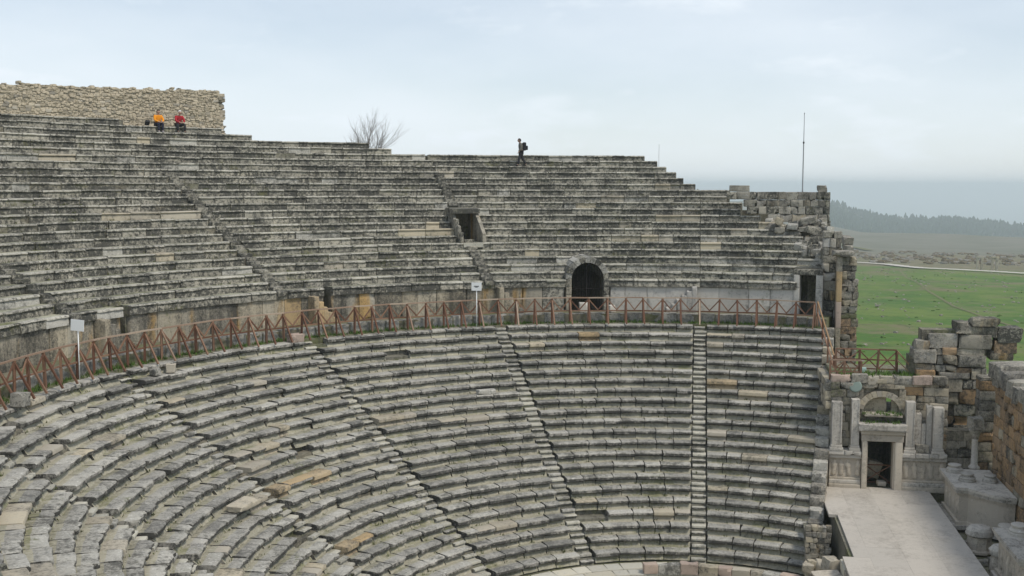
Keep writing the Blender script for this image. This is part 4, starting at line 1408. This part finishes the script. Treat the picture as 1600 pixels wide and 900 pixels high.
# ------------------------------------------------------------------ people
def skin_body(name, pts, edges_, mat, sub=1):
    """pts: {key: (x,y,z,radius)}; returns a continuous mesh grown round the skeleton"""
    keys = list(pts)
    me = bpy.data.meshes.new(name)
    me.from_pydata([pts[k][:3] for k in keys], [(keys.index(a), keys.index(b)) for a, b in edges_], [])
    ob = bpy.data.objects.new(name, me)
    COL.objects.link(ob)
    md = ob.modifiers.new('skin', 'SKIN')
    md.use_smooth_shade = True
    sv = me.skin_vertices[0].data
    for k, key in enumerate(keys):
        rr = pts[key][3]
        sv[k].radius = rr if isinstance(rr, tuple) else (rr, rr)
        sv[k].use_root = (k == 0)
    if sub:
        sm = ob.modifiers.new('sub', 'SUBSURF')
        sm.levels = sub
        sm.render_levels = sub
    dg = bpy.context.evaluated_depsgraph_get()
    out = bpy.data.meshes.new_from_object(ob.evaluated_get(dg))
    bpy.data.objects.remove(ob)
    out.materials.clear()
    out.materials.append(mat)
    out.polygons.foreach_set('use_smooth', [True] * len(out.polygons))
    return out

def hand(pts, edges_, wrist, d, side, key):
    """five short chained fingers beyond the wrist; d = pointing direction, side = across the palm"""
    w = Vector(wrist)
    d, side = Vector(d).normalized(), Vector(side).normalized()
    nrm = d.cross(side)
    palm = w + d * .07
    pts[key + 'palm'] = (*palm, .026)
    edges_.append((key, key + 'palm'))
    for q, (o, ln) in enumerate(((-.030, .065), (-.010, .08), (.010, .085), (.030, .075))):
        a = palm + d * .035 + side * o
        b = a + d * ln * .5 + nrm * .006
        c = b + d * ln * .4 + nrm * .02
        for n_, p_ in (('a', a), ('b', b), ('c', c)):
            pts[f'{key}{q}{n_}'] = (*p_, .009)
        edges_ += [(key + 'palm', f'{key}{q}a'), (f'{key}{q}a', f'{key}{q}b'), (f'{key}{q}b', f'{key}{q}c')]
    a = w + d * .03 - side * .035
    b = a + d * .04 - side * .02
    pts[key + 'ta'] = (*a, .011)
    pts[key + 'tb'] = (*b, .009)
    edges_ += [(key, key + 'ta'), (key + 'ta', key + 'tb')]

def head_mesh(name, mat):
    bm = bmesh.new()
    bmesh.ops.create_uvsphere(bm, u_segments=18, v_segments=14, radius=.115)
    for v in bm.verts:           # face looks along -Y
        x, y, z = v.co
        z *= 1.12
        if z < 0: x *= 1 + z * 2.2; y *= 1 + z * .8
        if y < 0 and abs(x) < .03 and -.035 < z < .015: y -= .024            # nose
        if y < 0 and .025 < abs(x) < .06 and 0.005 < z < .04: y += .008      # eye sockets
        if abs(x) > .095 and abs(z) < .04 and abs(y) < .04: x *= 1.14        # ears
        if y < 0 and abs(x) < .04 and -.075 < z < -.055: y -= .005           # mouth
        v.co = (x * .86, y * .98, z)
    me = bpy.data.meshes.new(name)
    bm.to_mesh(me)
    bm.free()
    me.polygons.foreach_set('use_smooth', [True] * len(me.polygons))
    me.materials.append(mat)
    return me

def cap_mesh(name, mat, low_=.0, s=1.07):
    bm = bmesh.new()
    bmesh.ops.create_uvsphere(bm, u_segments=16, v_segments=12, radius=.115 * s)
    geom = [v for v in bm.verts if v.co.z < low_ - .02 or (v.co.y < -.06 and v.co.z < .045)]
    bmesh.ops.delete(bm, geom=geom, context='VERTS')
    for v in bm.verts: v.co.x *= .9; v.co.z *= 1.14
    me = bpy.data.meshes.new(name)
    bm.to_mesh(me)
    bm.free()
    me.polygons.foreach_set('use_smooth', [True] * len(me.polygons))
    me.materials.append(mat)
    return me

def join_meshes(name, parts, mats):
    """one mesh from several (mesh, matrix, material index)"""
    bm = bmesh.new()
    for me, mx, mi in parts:
        b2 = bmesh.new()
        b2.from_mesh(me)
        b2.transform(mx)
        for f in b2.faces: f.material_index = mi
        t = bpy.data.meshes.new('t')
        b2.to_mesh(t)
        b2.free()
        bm.from_mesh(t)
    me = bpy.data.meshes.new(name)
    bm.to_mesh(me)
    bm.free()
    for m in mats: me.materials.append(m)
    me.polygons.foreach_set('use_smooth', [True] * len(me.polygons))
    return me

def rotz(v, a):
    c, s = math.cos(a), math.sin(a)
    return (v[0] * c - v[1] * s, v[0] * s + v[1] * c, v[2])

def person(label, loc, face, pose, coat, legs_mat, head_mat, hat, group=None, shoes='shoe'):
    """local frame: the figure looks along -Y; pose gives joint positions"""
    root = thing('person', label, 'person', loc, group)
    P = pose
    pts, ed = {}, []
    def add(key, p, r_, parent=None):
        pts[key] = (*p, r_)
        if parent: ed.append((parent, key))
    add('hip', P['hip'], .13)
    add('waist', P['waist'], (.15, .11), 'hip')
    add('chest', P['chest'], (.17, .12), 'waist')
    add('neck', P['neck'], .055, 'chest')
    add('skull', P['head'], .06, 'neck')
    for s in ('l', 'r'):
        add('sh' + s, P['sh' + s], .075, 'chest')
        add('el' + s, P['el' + s], .052, 'sh' + s)
        add('wr' + s, P['wr' + s], .034, 'el' + s)
        add('hj' + s, P['hj' + s], .10, 'hip')
        add('kn' + s, P['kn' + s], .068, 'hj' + s)
        add('an' + s, P['an' + s], .045, 'kn' + s)
        add('to' + s, P['to' + s], .042, 'an' + s)
        d = Vector(P['wr' + s]) - Vector(P['el' + s])
        side = Vector((1, 0, 0)) if abs(d.normalized().x) < .8 else Vector((0, 1, 0))
        hand(pts, ed, P['wr' + s], d, side, 'wr' + s)
    body = skin_body('body', pts, ed, M['skin'], 1)
    me = join_meshes('body', [(body, Matrix(), 0), (head_mesh('head', M['skin']), Matrix.Translation(P['head']), 0)], [M['skin']])
    fz = face
    bo = link('body', me, root, loc, (0, 0, fz))
    # clothes are slightly larger skins over the same joints
    cp, ce = {}, []
    def cadd(key, p, r_, parent=None):
        cp[key] = (*p, r_)
        if parent: ce.append((parent, key))
    cadd('hip', P['hip'], .165)
    cadd('waist', P['waist'], (.185, .15), 'hip')
    cadd('chest', P['chest'], (.205, .16), 'waist')
    cadd('neck', tuple(Vector(P['chest']).lerp(Vector(P['neck']), .7)), .085, 'chest')
    for s in ('l', 'r'):
        cadd('sh' + s, P['sh' + s], .10, 'chest')
        cadd('el' + s, P['el' + s], .075, 'sh' + s)
        cadd('wr' + s, tuple(Vector(P['el' + s]).lerp(Vector(P['wr' + s]), .9)), .055, 'el' + s)
    link('jacket', skin_body('jacket', cp, ce, M[coat], 1), root, loc, (0, 0, fz))
    tp, te = {'hip': (*P['hip'], .15)}, []
    for s in ('l', 'r'):
        for key, rr, pa in (('hj' + s, .125, 'hip'), ('kn' + s, .09, 'hj' + s), ('an' + s, .068, 'kn' + s)):
            tp[key] = (*P[key], rr)
            te.append((pa, key))
    link('trousers', skin_body('trousers', tp, te, M[legs_mat], 1), root, loc, (0, 0, fz))
    for s in ('l', 'r'):
        a, t = Vector(P['an' + s]), Vector(P['to' + s])
        sh = skin_body('shoe', {'a': (*(a + Vector((0, 0, -.03))), .062), 'b': (*(t + Vector((0, 0, .0))), .055)}, [('a', 'b')], M[shoes], 1)
        link('shoe', sh, root, loc, (0, 0, fz))
    hx = rotz(P['head'], fz)
    link('hat' if hat != 'hair' else 'hair', cap_mesh('cap', M[head_mat], -.03 if hat == 'hair' else .0, 1.08 if hat == 'hair' else 1.12), root,
         (loc[0] + hx[0], loc[1] + hx[1], loc[2] + hx[2]), (0, 0, fz))
    return root

def seated(lean=.10, knees=.16, fwd=.05):
    P = {'hip': (0, 0, .10), 'waist': (0, -.02 - lean * .3, .30), 'chest': (0, -.04 - lean, .50), 'neck': (0, -.06 - lean * 1.3, .68), 'head': (0, -.09 - lean * 1.5, .83)}
    for s, k in (('l', 1), ('r', -1)):
        P['sh' + s] = (.20 * k, -.04 - lean, .58)
        P['el' + s] = (.27 * k, -.18 - lean, .34)
        P['wr' + s] = (.10 * k, -.40 - lean, .24)
        P['hj' + s] = (.10 * k, -.02, .09)
        P['kn' + s] = (knees * k, -.46, .14)
        P['an' + s] = (knees * k * .95, -.46 - fwd, -.30)
        P['to' + s] = (knees * k, -.60 - fwd, -.345)
    return P
R4, z4 = upp(-4)
x, y = pol(R4 + .35, 51.0)
person('person in an orange jacket sitting on the top row below the rubble wall', (x, y, z4 + .02), R_(51), seated(.04, .12, -.05), 'orange_cloth', 'navy', 'hair', 'hair', 'people sitting below the rubble wall')
x, y = pol(R4 + .35, 49.25)
person('person in a red jacket and white cap sitting right of the one in orange', (x, y, z4 + .02), R_(49), seated(.14, .22, .04), 'red_cloth', 'dark_cloth', 'white_cloth', 'hat', 'people sitting below the rubble wall', 'dark_cloth')
def bag(name, label, loc, rot, s, group=None):
    root = thing(name, label, 'backpack', loc)
    v, f = lattice_box(CUTS, CUTS, CUTS)
    rr = np.linalg.norm(v, axis=1)
    v = v * (1 - .16 * np.clip((rr - .5) / .37, 0, 1))[:, None]
    b = link('pack_body', mesh('pack_body', v, f, M['pack']), root, (loc[0], loc[1], loc[2] + .24 * s), rot, (.34 * s, .20 * s, .50 * s))
    d = rotz((0, .14 * s, .16 * s), rot[2])
    link('pack_pocket', mesh('pack_pocket', v, f, M['pack']), root, (loc[0] + d[0], loc[1] + d[1], loc[2] + d[2]), rot, (.26 * s, .12 * s, .26 * s))
    for k in (-1, 1):
        d0, d1 = rotz((.09 * k * s, -.10 * s, .44 * s), rot[2]), rotz((.10 * k * s, -.12 * s, .08 * s), rot[2])
        bar(root, 'strap', Vector(loc) + Vector(d0), Vector(loc) + Vector(d1), .04, M['pack'], .015)
x, y = pol(R4 + .3, 51.9)
bag('rucksack', 'small dark bag lying on the row left of the person in orange', (x, y, z4 + .0), (R_(60), 0, R_(40)), .8)
# walking person
walk = {'hip': (0, 0, .93), 'waist': (0, -.01, 1.08), 'chest': (0, -.04, 1.32), 'neck': (0, -.07, 1.50), 'head': (0, -.11, 1.64),
        'shl': (.19, -.04, 1.41), 'shr': (-.19, -.04, 1.41), 'ell': (.23, -.02, 1.14), 'elr': (-.23, .02, 1.14), 'wrl': (.22, -.17, .93), 'wrr': (-.22, -.02, .89),
        'hjl': (.09, 0, .90), 'hjr': (-.09, 0, .90), 'knl': (.09, -.14, .50), 'knr': (-.09, .10, .50), 'anl': (.09, -.20, .09), 'anr': (-.09, .34, .14),
        'tol': (.09, -.36, .045), 'tor': (-.09, .24, .045)}
R2, z2 = upp(2)
a = 18.75
x, y = pol(R2 + .28, a)
face = R_(a) + R_(-90)     # walking to the left along the row
person('person in a khaki coat with a black rucksack walking along the top row', (x, y, z2 + .0), face, walk, 'khaki', 'dark_cloth', 'hair', 'hair', None, 'dark_cloth')
d = rotz((0, .215, 1.0), face)
bag('rucksack', 'black rucksack on the back of the person walking along the top row', (x + d[0], y + d[1], z2 + d[2]), (0, 0, face), 1.1)

# ------------------------------------------------------------------ land
def terrain_profile(b):
    """distance from the viewpoint, drop below it; b = bearing in degrees right of +Y"""
    bb = min(max(b, 4.0), 19.0)
    I = lambda xs, ys: float(np.interp(bb, xs, ys))
    crest = I([5, 6.3, 7.6, 10.5, 11.8, 13.8, 15.8, 19], [37, 41, 46, 49.5, 50.5, 56, 63, 72])
    ridge = I([5, 6.3, 7.4, 9, 10.5, 11.5, 14, 15.8, 19], [36, 45, 60, 70, 76, 74, 85, 89, 95])
    return ([0, 60, 95, 135, 200, 300, 420, 520, 650, 800, 950, 1150, 1350, 1650, 2000, 2600, 3000, 3800, 6000, 12000, 14000, 17000, 26000, 45000],
            [16.25, 16.25, 16.3, 18.2, 20.6, 24.6, 29.5, 33, 37, min(38.5, crest), min(40, crest), crest, crest + 22, crest + 60, ridge + 26, ridge, ridge + 60, 190, 300, 330, 330, 330, 330, 330])
_prof = {}
def ground_z(x, y):
    dx, dy = x, y + 35.67
    L = math.hypot(dx, dy)
    b = math.degrees(math.atan2(dx, dy))
    key = round(b, 1)
    if key not in _prof:
        _prof[key] = terrain_profile(key)
    z = 16.0 - float(np.interp(L, *_prof[key]))
    n = math.sin(x * .021 + 1) * math.cos(y * .017) + .5 * math.sin(x * .06 + y * .045)
    z += n * .45 * min(1, L / 150) * (1 if L < 700 else 3)
    # the hillside that the seats lean against
    r = math.hypot(x, y)
    side = min(1, max(0, (6.0 - x) / 16.0)) if y > -10 else (1 if x < 0 else max(0, 1 - x / 16))
    side = side * side * (3 - 2 * side)
    if r > 44:
        t = max(0, 1 - (r - 44) / 160.0)
        rise = min(1, (r - 44) / 2.5)
        z = z + side * rise * t * t * (12.6 - z if z < 12.6 else 0)
    return z
bear = np.concatenate([np.arange(-180, -8, 6.0), np.arange(-8, 4, 1.0), np.arange(4, 19.01, .25), np.arange(20, 60, 4), np.arange(60, 180, 10), [180]])
dist = np.concatenate([[0], np.arange(6, 60, 6), np.arange(60, 480, 8.0), np.arange(480, 1400, 30), np.arange(1400, 3000, 60), [3200, 3600, 4200, 5200, 7000, 9000, 12000, 13000, 14000, 15000, 16000, 17000, 18500, 22000, 26000, 32000]])
V, F, A = [], [], []
nb = len(bear)
for L in dist:
    for b in bear:
        x, y = L * math.sin(R_(b)), -35.67 + L * math.cos(R_(b))
        V.append((x, y, ground_z(x, y)))
        A.append(L)
for i in range(len(dist) - 1):
    for j in range(nb - 1):
        F.append((i * nb + j, i * nb + j + 1, (i + 1) * nb + j + 1, (i + 1) * nb + j))
V, A = np.array(V), np.array(A)
gm, t, bsdf = new_mat('land')
at = N(t, 'ShaderNodeAttribute', attribute_name='reach')
g = t.nodes.new('ShaderNodeNewGeometry')
pos = g.outputs['Position']
n1 = noise(t, pos, .035, 6, .6)
n2 = noise(t, pos, .22, 5, .65)
n3 = noise(t, pos, 1.1, 4, .7)
nn = math_(t, 'ADD', math_(t, 'MULTIPLY', n1, .5), math_(t, 'ADD', math_(t, 'MULTIPLY', n2, .3), math_(t, 'MULTIPLY', n3, .2)))
grass = mix_(t, smooth(t, nn, .40, .60), (.052, .128, .012), (.130, .182, .032))
grass = mix_(t, smooth(t, noise(t, pos, .045, 6, .75), .50, .62, 0, .85), grass, (.165, .145, .075))
grass = mix_(t, smooth(t, noise(t, pos, .35, 5, .75), .54, .66, 0, .7), grass, (.035, .06, .014))
dry = mix_(t, smooth(t, n2, .35, .65), (.20, .165, .10), (.125, .125, .062))
hill = mix_(t, smooth(t, n1, .3, .7), (.19, .18, .145), (.14, .145, .105))
wood_ = mix_(t, smooth(t, noise(t, pos, .006, 4, .6), .50, .60), (.05, .065, .035), (.20, .175, .12))
reach = math_(t, 'ADD', at.outputs['Fac'], math_(t, 'MULTIPLY', math_(t, 'SUBTRACT', n1, .5), 90))
c = mix_(t, smooth(t, reach, 395, 440), grass, dry)
c = mix_(t, smooth(t, reach, 560, 680), c, hill)
c = mix_(t, smooth(t, reach, 1300, 1400), c, wood_)
c = mix_(t, smooth(t, reach, 3000, 3600), c, (.10, .11, .07))
t.links.new(c, bsdf.inputs['Base Color'])
bp = N(t, 'ShaderNodeBump', Strength=.7, Distance=.5)
t.links.new(nn, bp.inputs['Height'])
t.links.new(bp.outputs[0], bsdf.inputs['Normal'])
me = mesh('ground', V, F, gm)
at_ = me.attributes.new('reach', 'FLOAT', 'POINT')
at_.data.foreach_set('value', A.astype(np.float32))
struct(link('ground', me))

def along(b, L, dz=0):
    x, y = L * math.sin(R_(b)), -35.67 + L * math.cos(R_(b))
    return x, y, ground_z(x, y) + dz
def strip(name, mat, path, width, dz):
    pts = []
    for k in range(len(path) - 1):
        for q in range(14):
            t = q / 14
            pts.append(along(path[k][0] * (1 - t) + path[k + 1][0] * t, path[k][1] * (1 - t) + path[k + 1][1] * t, dz))
    V, F = [], []
    for k, p in enumerate(pts):
        q = pts[min(k + 1, len(pts) - 1)]
        o = pts[max(k - 1, 0)]
        d = Vector((q[0] - o[0], q[1] - o[1], 0)).normalized()
        n = Vector((-d.y, d.x, 0)) * width / 2 * (1 + .12 * math.sin(k * 1.7))
        for s in (-1, 1):
            x, y = p[0] + n.x * s, p[1] + n.y * s
            V.append((x, y, max(ground_z(x, y) + dz, p[2])))
    for k in range(len(pts) - 1):
        F.append((2 * k, 2 * k + 1, 2 * k + 3, 2 * k + 2))
    return struct(link(name, mesh(name, V, F, mat)))
strip('road', M['road'], [(5.0, 480), (7.4, 462), (8.6, 448), (9.5, 418), (10.3, 402), (12, 398), (13.5, 393), (15, 384), (17.5, 368)], 6.0, .35)
strip('track', M['track'], [(9.2, 395), (9.6, 330), (10.6, 262), (11.8, 215), (13.3, 182), (15.0, 160), (17, 140)], .6, .08)
strip('hill_track', M['track'], [(6.2, 760), (6.6, 735), (7.3, 690), (7.9, 655)], 5, .5)

# ------------------------------------------------------------------ far trees, ruins and stones
r = np.random.RandomState(31)
V, F = [], []
count = 0
while count < 7500:
    b = r.uniform(4.2, 18.5)
    L = math.sqrt(r.uniform(1620 ** 2, 2720 ** 2))
    x, y = L * math.sin(R_(b)), -35.67 + L * math.cos(R_(b))
    g_ = math.sin(x * .011 + 1.3) * math.cos(y * .006 + .4) + .5 * math.sin(x * .031 + y * .013)
    if L > 2250 and g_ > .55 and r.rand() < .9:
        continue
    if L > 2560 and r.rand() < .65:
        continue
    z = ground_z(x, y)
    h = r.uniform(5, 14) * (1.15 if r.rand() < .1 else 1)
    w = h * r.uniform(.22, .48)
    o = len(V)
    ph = r.rand() * 6
    tiers = ((.12, 1.0), (.45, .72), (.75, .36))
    for zt, k in tiers:
        for q in range(6):
            rad = w * k * r.uniform(.7, 1.25)
            V.append((x + rad * math.cos(ph + q * 1.047), y + rad * math.sin(ph + q * 1.047), z + h * zt + r.uniform(-.4, .4)))
    V.append((x, y, z + h))
    for ti in range(2):
        for q in range(6):
            q2 = (q + 1) % 6
            F.append((o + ti * 6 + q, o + ti * 6 + q2, o + ti * 6 + 6 + q2, o + ti * 6 + 6 + q))
    for q in range(6):
        F.append((o + 12 + q, o + 12 + (q + 1) % 6, o + 18))
    F.append(tuple(o + q for q in range(5, -1, -1)))
    count += 1
o = link('pine_forest', mesh('pine_forest', V, F, M['conifer'], False))
struct(o, 'stuff')
o['label'] = 'hazy dark pine forest covering the far ridge'
# scrub and ruined stones in the band behind the road
def scatter(name, mat, n, blo, bhi, Llo, Lhi, hlo, hhi, seed, wfac, clump=True):
    r = np.random.RandomState(seed)
    V, F = [], []
    for _ in range(n):
        b, L = r.uniform(blo, bhi), r.uniform(Llo, Lhi)
        if clump and math.sin(b * 5.1 + L * .03 + seed) + math.sin(b * 2.3 - L * .05) < r.uniform(-1.2, 1.2):
            continue
        x, y = L * math.sin(R_(b)), -35.67 + L * math.cos(R_(b))
        z = ground_z(x, y)
        h = r.uniform(hlo, hhi)
        v, f = rough_small
        p = v * np.array([h * wfac * r.uniform(.6, 1.4), h * wfac * r.uniform(.6, 1.4), h]) * 1.0 + r.normal(0, .09 * h, v.shape)
        a = r.rand() * 6.28
        c, s = math.cos(a), math.sin(a)
        o = len(V)
        for q in p:
            V.append((x + q[0] * c - q[1] * s, y + q[0] * s + q[1] * c, z + q[2] + h * .3))
        F.extend(tuple(o + i for i in ff) for ff in f)
    return struct(link(name, mesh(name, V, F, mat, False)), 'stuff')
rough_small = lattice_box(np.array([-.5, -.1, .5]), np.array([-.5, .5]), np.array([-.5, .2, .5]))
sv = rough_small[0]
sv[sv[:, 2] > .4] *= np.array([.7, .7, 1])
scatter('ruin_stones', M['fieldstone'], 700, 5, 18, 475, 640, .4, 1.3, 1, 1.6)['label'] = 'strip of ruined stones beyond the pale road'
scatter('scrub', M['scrub'], 800, 5, 18, 475, 660, .4, 1.2, 2, 2.0)['label'] = 'brown scrub among the ruins beyond the pale road'
scatter('field_shrubs', M['grass'], 520, 5, 19, 70, 410, .06, .26, 9, 2.2)['label'] = 'low dark shrubs dotted over the green field'
scatter('field_stones', M['fieldstone'], 900, 5, 19, 70, 390, .08, .30, 3, 1.7)['label'] = 'small grey stones scattered over the green field'
rr = random.Random(55)
for q in range(16):
    b, L = rr.uniform(7.4, 17), rr.uniform(75, 210)
    x, y, z = along(b, L)
    s = rr.uniform(.5, 1.0)
    tag(link('field_rock', RUIN[q % 12], None, (x, y, z + s * .15), (rr.uniform(-.2, .2), rr.uniform(-.2, .2), rr.uniform(0, 6)), (s * 1.5, s * 1.1, s * .6), M['fieldstone']),
        'grey rock lying in the green field behind the ruins', 'rock', 'rocks in the green field')
# ruined gateway by the road
root = thing('ruined_gateway', 'pale ruined gateway of two framed bays beyond the road in the far field', 'gateway', along(13.1, 425))
for k, bq in enumerate((12.75, 12.95, 13.4, 13.6)):
    x, y, z = along(bq, 425)
    block(root, 'pier', (x, y, z + 2.1), (.8, .8, 4.6), M['tan'], 0, ROCK, .01, 0, rr)
for b0_, b1_ in ((12.75, 12.95), (13.4, 13.6)):
    x0, y0, z0 = along(b0_, 425)
    x1, y1, z1 = along(b1_, 425)
    block(root, 'lintel', ((x0 + x1) / 2, (y0 + y1) / 2, z0 + 4.65), (x1 - x0 + 1.3, .9, .7), M['tan'], 0, ROCK, .01, 0, rr)

# ------------------------------------------------------------------ weeds and grass in the masonry
def tufts(name, mat, spots, seed, h0, h1, n_blades, label):
    r = np.random.RandomState(seed)
    V, F = [], []
    for (x, y, z, s) in spots:
        for _ in range(n_blades):
            a, hh, ln = r.rand() * 6.28, r.uniform(h0, h1) * s, r.uniform(.2, .8)
            ox, oy = r.normal(0, .07 * s), r.normal(0, .07 * s)
            c, sn = math.cos(a), math.sin(a)
            w = .018 * s + .006
            o = len(V)
            V += [(x + ox - w * sn, y + oy + w * c, z), (x + ox + w * sn, y + oy - w * c, z), (x + ox + c * hh * ln, y + oy + sn * hh * ln, z + hh)]
            F.append((o, o + 1, o + 2))
    ob = struct(link(name, mesh(name, V, F, mat, False)), 'stuff')
    ob['label'] = label
r = random.Random(202)
sp = []
for _ in range(800):
    a = r.uniform(-14, 112)
    x, y = pol(r.uniform(22.98, 23.34), a)
    sp.append((x, y, Z0 + .02, r.uniform(.6, 1.2)))
tufts('walkway_grass', M['grass'], sp, 1, .08, .22, 7, 'green grass growing along the foot of the wooden railing')
sp = []
for _ in range(420):
    j = r.randrange(1, 22)
    R, z = low(j)
    a = r.uniform(-12, 118)
    x, y = pol(R + LT + .07 + r.uniform(-.05, .03), a)
    sp.append((x, y, z, r.uniform(.5, 1.1)))
for _ in range(420):
    i = r.randrange(6, 19)
    R, z = upp(i)
    a = r.uniform(0, 105)
    x, y = pol(R + UT + .05 + r.uniform(-.06, .02), a)
    sp.append((x, y, z, r.uniform(.5, 1.0)))
tufts('seat_weeds', M['weed'], sp, 2, .05, .16, 6, 'small weeds growing in the joints of the seats')
sp = [(r.uniform(5.9, 9.3), r.uniform(15.6, 16.9), 7.43, r.uniform(.6, 1.5)) for _ in range(80)]
sp += [(r.uniform(6.95, 8.6), r.uniform(14.75, 15.4), 5.88 if r.random() < .5 else 5.49, r.uniform(.5, 1.0)) for _ in range(55)]
tufts('terrace_weeds', M['grass'], sp, 3, .08, .25, 8, 'grass tufts on the terrace and over the side door')

# ------------------------------------------------------------------ haze
V, F = lattice_box(np.array([-46000., 46000.]), np.array([-46000., 46000.]), np.array([-420., 42.]))
hm = bpy.data.materials.new('haze')
hm.use_nodes = True
t = hm.node_tree
t.nodes.clear()
ho = t.nodes.new('ShaderNodeOutputMaterial')
hv = t.nodes.new('ShaderNodeVolumePrincipled')
hv.inputs['Color'].default_value = (.88, .965, 1.0, 1)
hv.inputs['Density'].default_value = .00030
hv.inputs['Anisotropy'].default_value = .0
t.links.new(hv.outputs[0], ho.inputs['Volume'])
struct(link('haze', mesh('haze', V, F, hm, False)), 'stuff')
